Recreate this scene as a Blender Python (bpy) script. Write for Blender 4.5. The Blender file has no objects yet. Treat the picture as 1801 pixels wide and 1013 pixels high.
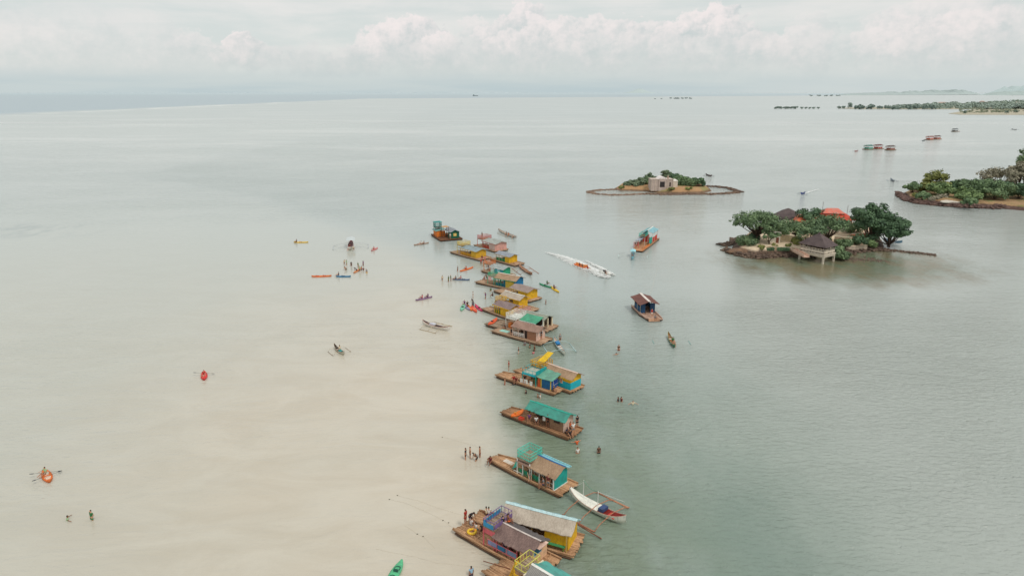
import bpy, bmesh, math, random
from mathutils import Vector, Matrix, noise as mnoise
random.seed(7)
R = math.radians
sc = bpy.context.scene
col = sc.collection
# ------------------------------------------------------------------ camera
FPX = 1200.0; TH = math.atan(343/1200.0); CAMZ = 40.0
_s, _c = math.sin(TH), math.cos(TH)
def G(px, py, z=0.0):
    """point of the world at height z seen at photo pixel (px,py)"""
    x = (px-900.5)/FPX; y = (506.5-py)/FPX
    d = (x, _c+y*_s, -_s+y*_c); t = (z-CAMZ)/d[2]
    return Vector((d[0]*t, d[1]*t, z))
cam_d = bpy.data.cameras.new('camera'); cam = bpy.data.objects.new('camera', cam_d); col.objects.link(cam)
cam.location = (0, 0, CAMZ); cam.rotation_euler = (R(90)-TH, 0, 0)
cam_d.sensor_width = 36; cam_d.lens = 36*FPX/1801; cam_d.clip_start = 0.5; cam_d.clip_end = 600000
sc.camera = cam
sc.view_settings.view_transform = 'Standard'; sc.view_settings.look = 'None'; sc.view_settings.exposure = 0
sc.cycles.max_bounces = 6

# ------------------------------------------------------------------ node helpers
class NT:
    def __init__(s, tree): s.t = tree; s.n = tree.nodes; s.l = tree.links
    def add(s, typ, **kw):
        n = s.n.new(typ)
        for k, v in kw.items(): setattr(n, k, v)
        return n
    def set(s, sock, v):
        if isinstance(v, bpy.types.NodeSocket): s.l.new(v, sock)
        elif v is not None: sock.default_value = v
    def math(s, op, a, b=None, c=None, clamp=False):
        n = s.add('ShaderNodeMath', operation=op); n.use_clamp = clamp
        s.set(n.inputs[0], a)
        if b is not None: s.set(n.inputs[1], b)
        if c is not None: s.set(n.inputs[2], c)
        return n.outputs[0]
    def mix(s, f, a, b, blend='MIX'):
        n = s.add('ShaderNodeMix', data_type='RGBA', blend_type=blend)
        s.set(n.inputs['Factor'], f); s.set(n.inputs[6], a4(a)); s.set(n.inputs[7], a4(b))
        return n.outputs[2]
    def ramp(s, v, a, b, smooth=True):      # 0..1 as v goes a..b
        n = s.add('ShaderNodeMapRange'); n.interpolation_type = 'SMOOTHSTEP' if smooth else 'LINEAR'
        s.set(n.inputs[0], v); s.set(n.inputs[1], a); s.set(n.inputs[2], b)
        return n.outputs[0]
    def noise(s, vec, scale, detail=3, rough=.55, dist=0.0, dims='3D'):
        n = s.add('ShaderNodeTexNoise', noise_dimensions=dims); s.set(n.inputs['Vector'], vec)
        n.inputs['Scale'].default_value = scale; n.inputs['Detail'].default_value = detail
        n.inputs['Roughness'].default_value = rough; n.inputs['Distortion'].default_value = dist
        return n.outputs[0]
    def vmul(s, vec, v):
        n = s.add('ShaderNodeVectorMath', operation='MULTIPLY'); s.set(n.inputs[0], vec); s.set(n.inputs[1], v)
        return n.outputs[0]
def a4(v):
    if isinstance(v, (tuple, list)) and len(v) == 3: return (v[0], v[1], v[2], 1)
    return v
_mats = {}
def mat(kind, c1, c2=None, rough=.7, scale=1.0):
    """procedural material: kind decides how the two colours are mixed"""
    c1 = tuple(c1); key = (kind, c1, c2, rough, scale)
    if key in _mats: return _mats[key]
    m = bpy.data.materials.new(kind); m.use_nodes = True
    t = NT(m.node_tree); bs = t.n['Principled BSDF']; bs.inputs['Roughness'].default_value = rough
    tc = t.add('ShaderNodeTexCoord').outputs['Object']
    if c2 is None: c2 = tuple(x*.68+.008 for x in c1)
    if kind == 'bamboo':
        v = t.vmul(tc, (.35, 7.0, 7.0)); f = t.noise(v, 1.0, 3, .6)
        f2 = t.noise(tc, 6.0*scale, 2)
        fac = t.ramp(t.math('ADD', t.math('MULTIPLY', f, .7), t.math('MULTIPLY', f2, .3)), .36, .64)
    elif kind == 'thatch':
        v = t.vmul(tc, (9.0, 1.6, 9.0)); f = t.noise(v, 1.0*scale, 4, .65)
        f2 = t.noise(tc, .9, 2); f3 = t.noise(tc, 14, 2, .7)
        fac = t.ramp(t.math('ADD', t.math('MULTIPLY', f, .4), t.math('ADD', t.math('MULTIPLY', f2, .3), t.math('MULTIPLY', f3, .3))), .36, .66)
    elif kind == 'foliage':
        f = t.noise(tc, .45*scale, 3, .6); f2 = t.noise(tc, 2.6*scale, 2, .7)
        fac = t.ramp(t.math('ADD', t.math('MULTIPLY', f, .55), t.math('MULTIPLY', f2, .45)), .34, .66)
    elif kind == 'rock':
        f = t.noise(tc, .9*scale, 5, .7); f2 = t.noise(tc, 5*scale, 2, .7)
        fac = t.ramp(t.math('ADD', t.math('MULTIPLY', f, .6), t.math('MULTIPLY', f2, .4)), .36, .64)
    elif kind == 'sheet':       # corrugated or seamed sheet roofing
        w = t.add('ShaderNodeTexWave', wave_type='BANDS', bands_direction='X'); t.set(w.inputs[0], tc)
        w.inputs['Scale'].default_value = 2.2; w.inputs['Distortion'].default_value = .6
        f2 = t.noise(tc, 1.2, 4, .6)
        fac = t.ramp(t.math('ADD', t.math('MULTIPLY', w.outputs[1], .25), t.math('MULTIPLY', f2, .75)), .35, .7)
    else:                       # paint, wood, cloth, skin
        f = t.noise(tc, 1.7*scale, 4, .65); f2 = t.noise(t.vmul(tc, (1, 1, .25)), 7*scale, 3)
        fac = t.ramp(t.math('ADD', t.math('MULTIPLY', f, .55), t.math('MULTIPLY', f2, .45)), .40, .66)
    t.set(bs.inputs['Base Color'], t.mix(fac, c1, c2))
    if kind in ('rock', 'thatch', 'bamboo', 'sheet'):
        b = t.add('ShaderNodeBump'); b.inputs['Strength'].default_value = .5; b.inputs['Distance'].default_value = .05
        t.set(b.inputs['Height'], fac); t.set(bs.inputs['Normal'], b.outputs[0])
    _mats[key] = m
    return m
def paint(*c): return mat('paint', c)
def sRGB(r, g, b):
    f = lambda v: (v/255/12.92 if v <= 10 else ((v/255+.055)/1.055)**2.4)
    return (f(r), f(g), f(b))

# ------------------------------------------------------------------ mesh builder
class MB:
    def __init__(s): s.v = []; s.f = []
    def boxb(s, x0, x1, y0, y1, z0, z1):
        b = len(s.v)
        s.v += [(x, y, z) for z in (z0, z1) for y in (y0, y1) for x in (x0, x1)]
        s.f += [tuple(b+i for i in q) for q in ((0,2,3,1),(4,5,7,6),(0,1,5,4),(1,3,7,5),(3,2,6,7),(2,0,4,6))]
        return s
    def bar(s, p, q, w, h=None):            # rectangular bar between two points
        h = h or w; p = Vector(p); q = Vector(q); d = (q-p)
        if d.length < 1e-6: return s
        d.normalize(); up = Vector((0,0,1)) if abs(d.z) < .95 else Vector((1,0,0))
        a = d.cross(up).normalized()*(w/2); c = a.cross(d).normalized()*(h/2); b = len(s.v)
        for e in (p, q):
            for k in ((-1,-1),(1,-1),(1,1),(-1,1)): s.v.append(tuple(e+a*k[0]+c*k[1]))
        s.f += [tuple(b+i for i in f) for f in ((0,1,2,3),(7,6,5,4),(0,4,5,1),(1,5,6,2),(2,6,7,3),(3,7,4,0))]
        return s
    def tube(s, pts, rad, n=6, caps=True):
        pts = [Vector(p) for p in pts]; N = len(pts)
        if not isinstance(rad, (list, tuple)): rad = [rad]*N
        b = len(s.v)
        for i, p in enumerate(pts):
            d = (pts[min(i+1, N-1)]-pts[max(i-1, 0)]).normalized()
            up = Vector((0,0,1)) if abs(d.z) < .9 else Vector((1,0,0))
            a = d.cross(up).normalized(); c = a.cross(d)
            for k in range(n):
                t = 2*math.pi*k/n; s.v.append(tuple(p+(a*math.cos(t)+c*math.sin(t))*rad[i]))
        for i in range(N-1):
            for k in range(n):
                k2 = (k+1) % n; s.f.append((b+i*n+k, b+i*n+k2, b+(i+1)*n+k2, b+(i+1)*n+k))
        if caps: s.f.append(tuple(b+k for k in range(n))[::-1]); s.f.append(tuple(b+(N-1)*n+k for k in range(n)))
        return s
    def poly(s, pts):
        b = len(s.v); s.v += [tuple(p) for p in pts]; s.f.append(tuple(range(b, b+len(pts)))); return s
    def slab(s, pts, off):                  # polygon thickened by vector off
        n = len(pts); b = len(s.v); off = Vector(off)
        s.v += [tuple(p) for p in pts]+[tuple(Vector(p)+off) for p in pts]
        s.f.append(tuple(b+i for i in range(n))); s.f.append(tuple(b+n+i for i in range(n))[::-1])
        for i in range(n):
            j = (i+1) % n; s.f.append((b+i, b+n+i, b+n+j, b+j))
        return s
    def grid(s, fn, nu, nv):
        b = len(s.v)
        for j in range(nv+1):
            for i in range(nu+1): s.v.append(tuple(fn(i/nu, j/nv)))
        for j in range(nv):
            for i in range(nu):
                a = b+j*(nu+1)+i; s.f.append((a, a+1, a+nu+2, a+nu+1))
        return s
    def loft(s, rings, closed=True, caps=True):
        n = len(rings[0]); b = len(s.v)
        for r in rings: s.v += [tuple(p) for p in r]
        for i in range(len(rings)-1):
            for k in range(n if closed else n-1):
                k2 = (k+1) % n; s.f.append((b+i*n+k, b+i*n+k2, b+(i+1)*n+k2, b+(i+1)*n+k))
        if caps and closed:
            s.f.append(tuple(b+k for k in range(n))[::-1]); s.f.append(tuple(b+(len(rings)-1)*n+k for k in range(n)))
        return s
    def blob(s, c, r, seg=8, rings=5, jit=0.0):
        b = len(s.v); c = Vector(c)
        r = (r, r, r) if not isinstance(r, (tuple, list)) else r
        s.v.append((c.x, c.y, c.z-r[2]))
        for j in range(1, rings):
            ph = -math.pi/2+math.pi*j/rings
            for k in range(seg):
                th = 2*math.pi*k/seg; q = 1+random.uniform(-jit, jit)
                s.v.append((c.x+r[0]*math.cos(ph)*math.cos(th)*q, c.y+r[1]*math.cos(ph)*math.sin(th)*q, c.z+r[2]*math.sin(ph)*q))
        s.v.append((c.x, c.y, c.z+r[2])); top = len(s.v)-1
        for k in range(seg):
            k2 = (k+1) % seg
            s.f.append((b, b+1+k2, b+1+k)); s.f.append((top, b+1+(rings-2)*seg+k, b+1+(rings-2)*seg+k2))
            for j in range(rings-2):
                a = b+1+j*seg; s.f.append((a+k, a+k2, a+seg+k2, a+seg+k))
        return s
    def torus(s, c, R0, r, axis='z', n=18, m=7):
        b = len(s.v); c = Vector(c)
        for i in range(n):
            a = 2*math.pi*i/n
            for j in range(m):
                t = 2*math.pi*j/m; rr = R0+r*math.cos(t); h = r*math.sin(t)
                p = (rr*math.cos(a), rr*math.sin(a), h) if axis == 'z' else (rr*math.cos(a), h, rr*math.sin(a))
                s.v.append(tuple(c+Vector(p)))
        for i in range(n):
            for j in range(m):
                i2 = (i+1) % n; j2 = (j+1) % m; s.f.append((b+i*m+j, b+i2*m+j, b+i2*m+j2, b+i*m+j2))
        return s
    def mesh(s, name, m, smooth=False):
        me = bpy.data.meshes.new(name); me.from_pydata(s.v, [], s.f)
        bm = bmesh.new(); bm.from_mesh(me); bmesh.ops.recalc_face_normals(bm, faces=bm.faces); bm.to_mesh(me); bm.free()
        if m: me.materials.append(m)
        if smooth: me.polygons.foreach_set('use_smooth', [True]*len(me.polygons))
        return me
    def build(s, name, m, parent=None, smooth=False, loc=None, rz=0):
        o = bpy.data.objects.new(name, s.mesh(name, m, smooth)); col.objects.link(o)
        if parent: o.parent = parent
        if loc is not None: o.location = loc
        if rz: o.rotation_euler.z = rz
        return o
def tag(o, label=None, cat=None, group=None, kind=None):
    if label: o['label'] = label
    if cat: o['category'] = cat
    if group: o['group'] = group
    if kind: o['kind'] = kind
    return o
def thing(name, label, cat, loc=(0,0,0), rz=0, group=None):
    o = bpy.data.objects.new(name, None); col.objects.link(o); o.empty_display_size = .5
    o.location = loc; o.rotation_euler.z = rz
    return tag(o, label, cat, group)
# ------------------------------------------------------------------ sky and sun
SUN_EL, SUN_AZ = R(56), R(142)     # sun high to the right, a little behind the camera, veiled by cloud
w = bpy.data.worlds.new('World'); sc.world = w; w.use_nodes = True
t = NT(w.node_tree); bg = t.n['Background']
sky = t.add('ShaderNodeTexSky', sky_type='NISHITA'); sky.sun_disc = False
sky.sun_elevation = SUN_EL; sky.sun_rotation = SUN_AZ
d = t.add('ShaderNodeTexCoord').outputs['Generated']
sp = t.add('ShaderNodeSeparateXYZ'); t.set(sp.inputs[0], d)
az = t.math('ARCTAN2', sp.outputs[0], sp.outputs[1]); el = t.math('ARCSINE', sp.outputs[2])
cv = t.add('ShaderNodeCombineXYZ'); t.set(cv.inputs[0], az); t.set(cv.inputs[1], el)
uv = cv.outputs[0]
def K(r, g, b): return tuple(c*10 for c in sRGB(r, g, b))
# high thin veil
veil = t.noise(t.vmul(uv, (1.0, 7.0, 1)), 3.2, 5, .55, .4)
veil2 = t.noise(t.vmul(uv, (1.0, 3.0, 1)), 9.0, 4, .6, .3)
vv = t.ramp(t.math('ADD', t.math('MULTIPLY', veil, .7), t.math('MULTIPLY', veil2, .3)), .38, .62)
c = t.mix(vv, K(214, 221, 219), K(232, 231, 228))
hz = t.ramp(el, .075, .008)
c = t.mix(t.math('MULTIPLY', hz, .9), c, K(214, 220, 218))
# warp for cauliflower edges
nv = t.add('ShaderNodeTexNoise'); t.set(nv.inputs['Vector'], t.vmul(uv, (1, 1.25, 1))); nv.inputs['Scale'].default_value = 42
nv.inputs['Detail'].default_value = 5; nv.inputs['Roughness'].default_value = .62
nb = t.add('ShaderNodeVectorMath', operation='SUBTRACT'); t.set(nb.inputs[0], nv.outputs['Color']); nb.inputs[1].default_value = (.5, .5, .5)
wv = t.add('ShaderNodeVectorMath', operation='MULTIPLY_ADD'); t.set(wv.inputs[0], nb.outputs[0]); wv.inputs[1].default_value = (.062, .046, 0); t.set(wv.inputs[2], uv)
fine = t.math('MULTIPLY_ADD', t.math('SUBTRACT', t.noise(uv, 26, 3, .6), .5), 1.5, t.noise(uv, 110, 3, .6))
# blob group: paints one shaded puff over the colour behind it
gt = bpy.data.node_groups.new('cloud_puff', 'ShaderNodeTree')
for nm, ty in (('Vec', 'NodeSocketVector'), ('Centre', 'NodeSocketVector'), ('InvR', 'NodeSocketFloat'), ('Str', 'NodeSocketFloat'), ('Fine', 'NodeSocketFloat'), ('Col', 'NodeSocketColor'), ('Lit', 'NodeSocketFloat')):
    gt.interface.new_socket(nm, in_out='INPUT', socket_type=ty)
gt.interface.new_socket('Out', in_out='OUTPUT', socket_type='NodeSocketColor')
g = NT(gt); gi = g.add('NodeGroupInput'); go = g.add('NodeGroupOutput')
df = g.add('ShaderNodeVectorMath', operation='SUBTRACT'); g.set(df.inputs[0], gi.outputs[0]); g.set(df.inputs[1], gi.outputs[1])
sc_ = g.add('ShaderNodeVectorMath', operation='SCALE'); g.set(sc_.inputs[0], df.outputs[0]); g.set(sc_.inputs['Scale'], gi.outputs[2])
q = g.vmul(sc_.outputs[0], (.85, 1.15, 1))
ln = g.add('ShaderNodeVectorMath', operation='LENGTH'); g.set(ln.inputs[0], q)
s3 = g.add('ShaderNodeSeparateXYZ'); g.set(s3.inputs[0], q)
edge = g.ramp(ln.outputs['Value'], 1.0, .80)
low = g.ramp(s3.outputs[1], -1.0, .1)
al = g.math('MULTIPLY', g.math('MULTIPLY', edge, low), gi.outputs[3])
sh = g.math('ADD', g.math('MULTIPLY', s3.outputs[1], .55), g.math('MULTIPLY', s3.outputs[0], -.28))
sh = g.math('ADD', sh, g.math('MULTIPLY', g.math('SUBTRACT', gi.outputs[4], .5), .75))
br = g.math('MULTIPLY', g.ramp(sh, -.30, .62), gi.outputs[6])
pc = g.mix(br, K(202, 210, 210), K(245, 236, 234))
g.set(go.inputs[0], g.mix(al, gi.outputs[5], pc))
puffs = [(120,95,90,.3),(250,100,80,.3),(60,100,70,.3),(345,85,38,.35),(330,110,60,.4),
 (430,86,27,.9),(418,104,34,.8),(455,104,34,.8),(500,112,38,.6),(545,112,36,.5),
 (1430,52,30,.25),(1560,60,40,.3),(1610,45,45,.3),(1690,35,60,.3),(1770,40,70,.35),
 (840,58,30,.45),(868,70,34,.6),(690,70,38,.9),(735,66,40,.95),(770,84,34,.8),(655,92,34,.85),(610,112,32,.7),(640,116,30,.8),
 (925,42,38,.85),(957,62,38,.8),(1000,62,34,.7),(1050,58,34,.7),(1095,62,34,.7),(1140,62,36,.7),(1186,66,34,.75),
 (1225,50,32,.75),(1258,44,34,.9),(1290,62,38,.75),(890,88,36,.9),(930,92,42,.85),(1000,95,46,.8),(1060,96,44,.75),(1120,96,44,.7),(1180,100,44,.7),
 (1330,90,38,.7),(1362,98,36,.65),(1250,100,46,.7),(1300,110,46,.6),(1420,84,40,.45),(1450,104,46,.5),(1400,112,46,.5),(1545,80,36,.4),(1590,74,44,.5),(1640,78,44,.5),
 (1700,70,50,.5),(1765,74,52,.5),(1560,104,48,.5),(1640,108,50,.5),(1720,106,50,.5),(1790,106,50,.5),
 (700,100,44,.8),(745,106,42,.75),(800,104,44,.6),(850,112,44,.6),(900,118,48,.6),(960,120,48,.55),(1030,124,46,.5),(1110,126,50,.45),(1200,128,50,.45),(560,122,34,.5),(620,126,34,.5),(690,126,40,.5),(780,130,44,.45)]
def finish(c):
    """horizon band over the cloud colour, then a background shader"""
    band = t.ramp(el, .036, .004)
    bcol = t.mix(t.ramp(t.noise(t.vmul(uv, (1, 12, 1)), 4, 3), .35, .65), K(190, 205, 209), K(201, 212, 213))
    side = t.ramp(az, .1, .5)
    c = t.mix(t.math('MULTIPLY', band, t.math('SUBTRACT', 1.0, t.math('MULTIPLY', side, .45))), c, bcol)
    b = t.add('ShaderNodeBackground'); b.inputs['Strength'].default_value = 0.1
    t.set(b.inputs['Color'], t.mix(.94, sky.outputs[0], c))
    return b.outputs[0]
base_c = c
puffs = [(px, py, r, st) for (px, py, r, st) in puffs]
cuts = [(-9999, 330), (330, 780), (780, 1220), (1220, 1560), (1560, 9999)]
shaders = []
for (lo, hi) in cuts:
    c = base_c
    for (px, py, r, st) in puffs:
        if px+r*1.3+40 < lo or px-r*1.3-40 > hi: continue
        x_ = (px-900.5)/FPX; y_ = (506.5-py)/FPX
        dv = Vector((x_, _c+y_*_s, -_s+y_*_c)).normalized(); a_ = math.atan2(dv.x, dv.y); e_ = math.asin(dv.z)
        gn = t.add('ShaderNodeGroup'); gn.node_tree = gt
        t.set(gn.inputs[0], wv.outputs[0]); gn.inputs[1].default_value = (a_, e_, 0)
        gn.inputs[2].default_value = 1320.0/(r*1.12); gn.inputs[3].default_value = min(1, st*(1.08 if py < 88 else .8))
        t.set(gn.inputs[4], fine); t.set(gn.inputs[5], a4(c)); gn.inputs[6].default_value = 1.0 if py < 88 else max(.25, 1.0-(py-88)*.02); c = gn.outputs[0]
    shaders.append(finish(c))
sh = shaders[0]
for (lo, hi), nx in zip(cuts[1:], shaders[1:]):
    ms = t.add('ShaderNodeMixShader'); t.set(ms.inputs[0], t.math('GREATER_THAN', az, math.atan((lo-900.5)/1248.0)))
    t.set(ms.inputs[1], sh); t.set(ms.inputs[2], nx); sh = ms.outputs[0]
# away from the band of heaped cloud: plain broken overcast
ov = t.mix(t.ramp(t.noise(d, 2.2, 5, .6), .35, .65), K(208, 214, 214), K(234, 233, 230))
ov = t.mix(t.ramp(el, .145, .26), base_c, ov)
plain = t.add('ShaderNodeBackground'); plain.inputs['Strength'].default_value = 0.1
t.set(plain.inputs['Color'], t.mix(.94, sky.outputs[0], ov))
out = t.math('MAXIMUM', t.math('GREATER_THAN', el, .145), t.math('GREATER_THAN', t.math('ABSOLUTE', az), 1.0))
out = t.math('MAXIMUM', out, t.math('LESS_THAN', el, -.004))
ms = t.add('ShaderNodeMixShader'); t.set(ms.inputs[0], out); t.set(ms.inputs[1], sh); t.set(ms.inputs[2], plain.outputs[0])
t.set(t.n['World Output'].inputs['Surface'], ms.outputs[0]); t.n.remove(bg)
w.cycles.sampling_method = 'MANUAL'; w.cycles.sample_map_resolution = 256
sd = bpy.data.lights.new('sun', 'SUN'); sun = bpy.data.objects.new('sun', sd); col.objects.link(sun)
sd.energy = 1.5; sd.angle = R(11); sd.color = (1.0, .95, .88)
v = Vector((math.sin(SUN_AZ)*math.cos(SUN_EL), math.cos(SUN_AZ)*math.cos(SUN_EL), math.sin(SUN_EL)))
sun.rotation_euler = v.to_track_quat('Z', 'Y').to_euler()

# ------------------------------------------------------------------ water
def water_material():
    m = bpy.data.materials.new('sea_water'); m.use_nodes = True
    t = NT(m.node_tree); bs = t.n['Principled BSDF']
    pos = t.add('ShaderNodeNewGeometry').outputs['Position']
    s3 = t.add('ShaderNodeSeparateXYZ'); t.set(s3.inputs[0], pos); X, Y = s3.outputs[0], s3.outputs[1]
    big = t.noise(pos, .03, 4, .55); med = t.noise(t.vmul(pos, (1, .5, 1)), .16, 4, .6)
    # edge of the sand bar, x as a function of y
    fc = t.add('ShaderNodeFloatCurve')
    t.set(fc.inputs['Value'], t.ramp(Y, 40, 340, False))
    cu = fc.mapping.curves[0]
    pts = [(40,.5),(59,-.8),(70,-1.6),(85,-2.0),(108,-3.5),(143,-10),(170,-22),(208,-50),(267,-100),(340,-190)]
    pts = [((y-40)/300, (x+200)/200) for y, x in pts]
    cu.points[0].location = pts[0]; cu.points[1].location = pts[-1]
    for p in pts[1:-1]: cu.points.new(*p)
    fc.mapping.update()
    xb = t.math('MULTIPLY_ADD', fc.outputs[0], 200, -200)
    dx = t.math('SUBTRACT', X, xb)
    dx = t.math('ADD', dx, t.math('MULTIPLY', t.math('SUBTRACT', big, .5), 14))
    dx = t.math('ADD', dx, t.math('MULTIPLY', t.math('SUBTRACT', med, .5), 5))
    wd = t.math('MAXIMUM', t.math('MULTIPLY_ADD', Y, .075, -.5), 3.0)
    side = t.ramp(t.math('DIVIDE', dx, wd), 1.0, -1.0)
    far = t.math('SUBTRACT', 1.0, t.math('MULTIPLY', t.ramp(Y, 62, 235), .95))
    left = t.math('SUBTRACT', 1.0, t.math('MULTIPLY', t.ramp(t.math('ADD', X, t.math('MULTIPLY', med, 12)), -6, -62), .5))
    sand = t.math('MULTIPLY', t.math('MULTIPLY', side, far), left)
    sand = t.math('MULTIPLY', sand, t.math('MULTIPLY_ADD', t.ramp(big, .3, .7), .25, .8), clamp=True)
    # patches seen through the water
    sandcol = t.mix(t.ramp(t.noise(t.vmul(pos, (.5, 1, 1)), .16, 6, .68, .8), .32, .68), sRGB(193, 182, 163), sRGB(203, 194, 177))
    deepg = t.mix(t.ramp(t.noise(t.vmul(pos, (1, .6, 1)), .05, 4, .6), .3, .7), sRGB(120, 138, 127), sRGB(148, 160, 150))
    midg = sRGB(164, 174, 170)
    nearright = t.ramp(Y, 150, 60)
    wcol = t.mix(nearright, midg, deepg)
    wcol = t.mix(t.math('MULTIPLY', t.ramp(X, 18, 48), .85), wcol, sRGB(168, 174, 168))
    ol = t.math('MULTIPLY', t.math('MULTIPLY', t.ramp(dx, -2, 4), t.ramp(dx, 24, 7)), t.math('MULTIPLY', t.ramp(Y, 150, 95), t.ramp(med, .30, .62)))  # darker green water along the rafts, their dark reflections painted into the colour
    wcol = t.mix(t.math('MULTIPLY', ol, .8), wcol, sRGB(112, 126, 102))
    leftw = t.ramp(dx, 2, -10)
    wcol = t.mix(leftw, wcol, sRGB(176, 183, 176))
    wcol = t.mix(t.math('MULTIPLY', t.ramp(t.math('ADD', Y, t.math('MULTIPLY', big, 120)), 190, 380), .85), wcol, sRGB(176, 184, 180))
    # brown-olive shallows round the near island, enlarged to paint in the trees' dark reflection
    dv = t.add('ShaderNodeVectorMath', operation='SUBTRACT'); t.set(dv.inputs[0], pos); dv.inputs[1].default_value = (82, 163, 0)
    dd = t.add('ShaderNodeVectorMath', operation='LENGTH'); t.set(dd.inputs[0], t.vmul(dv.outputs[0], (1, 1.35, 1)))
    shoal_refl = t.ramp(t.math('ADD', dd.outputs['Value'], t.math('MULTIPLY', t.math('SUBTRACT', med, .5), 26)), 38, 16)
    wcol = t.mix(t.math('MULTIPLY', shoal_refl, .85), wcol, t.mix(t.ramp(med, .4, .6), sRGB(108, 98, 62), sRGB(92, 104, 74)))
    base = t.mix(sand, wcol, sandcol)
    # a few weed beds out on the left
    wv = t.add('ShaderNodeVectorMath', operation='SUBTRACT'); t.set(wv.inputs[0], pos); wv.inputs[1].default_value = (-152, 203, 0)
    wl = t.add('ShaderNodeVectorMath', operation='LENGTH'); t.set(wl.inputs[0], t.vmul(wv.outputs[0], (.7, 1.6, 1)))
    bed = t.math('MULTIPLY', t.ramp(wl.outputs['Value'], 30, 8), t.ramp(med, .45, .62))
    base = t.mix(t.math('MULTIPLY', bed, .5), base, sRGB(140, 152, 150))
    # wind streaks farther out
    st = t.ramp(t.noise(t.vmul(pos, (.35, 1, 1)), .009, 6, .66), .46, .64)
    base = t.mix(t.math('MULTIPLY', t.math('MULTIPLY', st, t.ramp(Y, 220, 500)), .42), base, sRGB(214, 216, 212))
    # outer sea beyond the reef edge
    wob = t.math('MULTIPLY', t.math('SUBTRACT', t.noise(t.vmul(pos, (0, 1, 0)), .0016, 5, .6), .5), 260)
    ex = t.math('ADD', X, wob)
    ex = t.math('SUBTRACT', ex, t.math('MULTIPLY', t.ramp(Y, 5000, 30000, False), 26000))
    deep = t.ramp(t.math('ADD', ex, t.math('MULTIPLY', t.math('SUBTRACT', t.noise(t.vmul(pos, (1, .3, 1)), .012, 4, .6), .5), 160)), -890, -1080)
    deep = t.math('MAXIMUM', deep, t.math('MULTIPLY', t.ramp(Y, 6500, 20000), t.math('SUBTRACT', 1.0, t.math('MULTIPLY', t.ramp(t.math('DIVIDE', X, Y), .05, .5), .7))))
    base = t.mix(deep, base, t.mix(t.ramp(Y, 1500, 30000), sRGB(170, 184, 190), sRGB(178, 194, 199)))
    surf = t.math('MULTIPLY', t.ramp(t.math('ABSOLUTE', t.math('ADD', ex, 940)), 34, 6), t.ramp(t.noise(t.vmul(pos, (.6, .18, 1)), .02, 4, .7), .40, .58))
    surf = t.math('MULTIPLY', surf, t.ramp(Y, 9000, 3000))
    base = t.mix(surf, base, sRGB(238, 238, 234))
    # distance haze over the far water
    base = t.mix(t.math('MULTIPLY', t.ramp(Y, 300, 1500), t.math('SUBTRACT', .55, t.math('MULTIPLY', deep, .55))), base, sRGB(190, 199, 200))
    t.set(bs.inputs['Base Color'], base)
    rgh = t.math('MULTIPLY_ADD', t.ramp(Y, 120, 1500), .28, .09)
    rgh = t.math('ADD', rgh, t.math('MULTIPLY', surf, .5))
    t.set(bs.inputs['Roughness'], rgh); bs.inputs['IOR'].default_value = 1.34
    t.set(bs.inputs['Specular IOR Level'], t.math('SUBTRACT', .78, t.math('MULTIPLY', deep, .70)))
    # ripples: small everywhere, longer swell to the right and out
    r1 = t.noise(t.vmul(pos, (.62, 1.25, 1)), 1.5, 4, .6, .6)
    r2 = t.noise(t.vmul(pos, (.30, 1.05, 1)), .50, 3, .55, .8)
    r3 = t.noise(t.vmul(pos, (.16, .5, 1)), .42, 4, .55, .4)
    calm = t.math('SUBTRACT', 1.0, t.math('MULTIPLY', sand, .45))
    h = t.math('ADD', t.math('MULTIPLY', r1, t.math('MULTIPLY_ADD', t.ramp(dx, -2, 10), .18, .12)), t.math('ADD', t.math('MULTIPLY', r2, .26), t.math('MULTIPLY', t.math('MULTIPLY', r3, t.ramp(Y, 90, 300)), .22)))
    gust = t.math('MULTIPLY_ADD', t.ramp(t.noise(t.vmul(pos, (.6, 1, 1)), .035, 3), .3, .7), .7, .55)
    h = t.math('MULTIPLY', t.math('MULTIPLY', h, calm), t.math('MULTIPLY', gust, t.math('SUBTRACT', 1.0, t.math('MULTIPLY', t.math('MULTIPLY', t.ramp(Y, 100, 145), t.ramp(Y, 260, 190)), .72))))
    b = t.add('ShaderNodeBump'); b.inputs['Strength'].default_value = 1.0; b.inputs['Distance'].default_value = 1.0
    t.set(b.inputs['Height'], h); t.set(bs.inputs['Normal'], b.outputs[0])
    return m
mb = MB()
ys = [-400, 20, 120, 400, 1200, 4000, 15000, 60000, 400000]
xs = [-400000, -40000, -6000, -900, -200, 200, 900, 6000, 40000, 400000]
for y in ys:
    for x in xs: mb.v.append((x, y, 0))
for j in range(len(ys)-1):
    for i in range(len(xs)-1):
        a = j*len(xs)+i; mb.f.append((a, a+1, a+len(xs)+1, a+len(xs)))
sea = mb.build('sea_water', water_material()); tag(sea, 'calm shallow sea turning from pale sand bar to green water', kind='structure')
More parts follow.
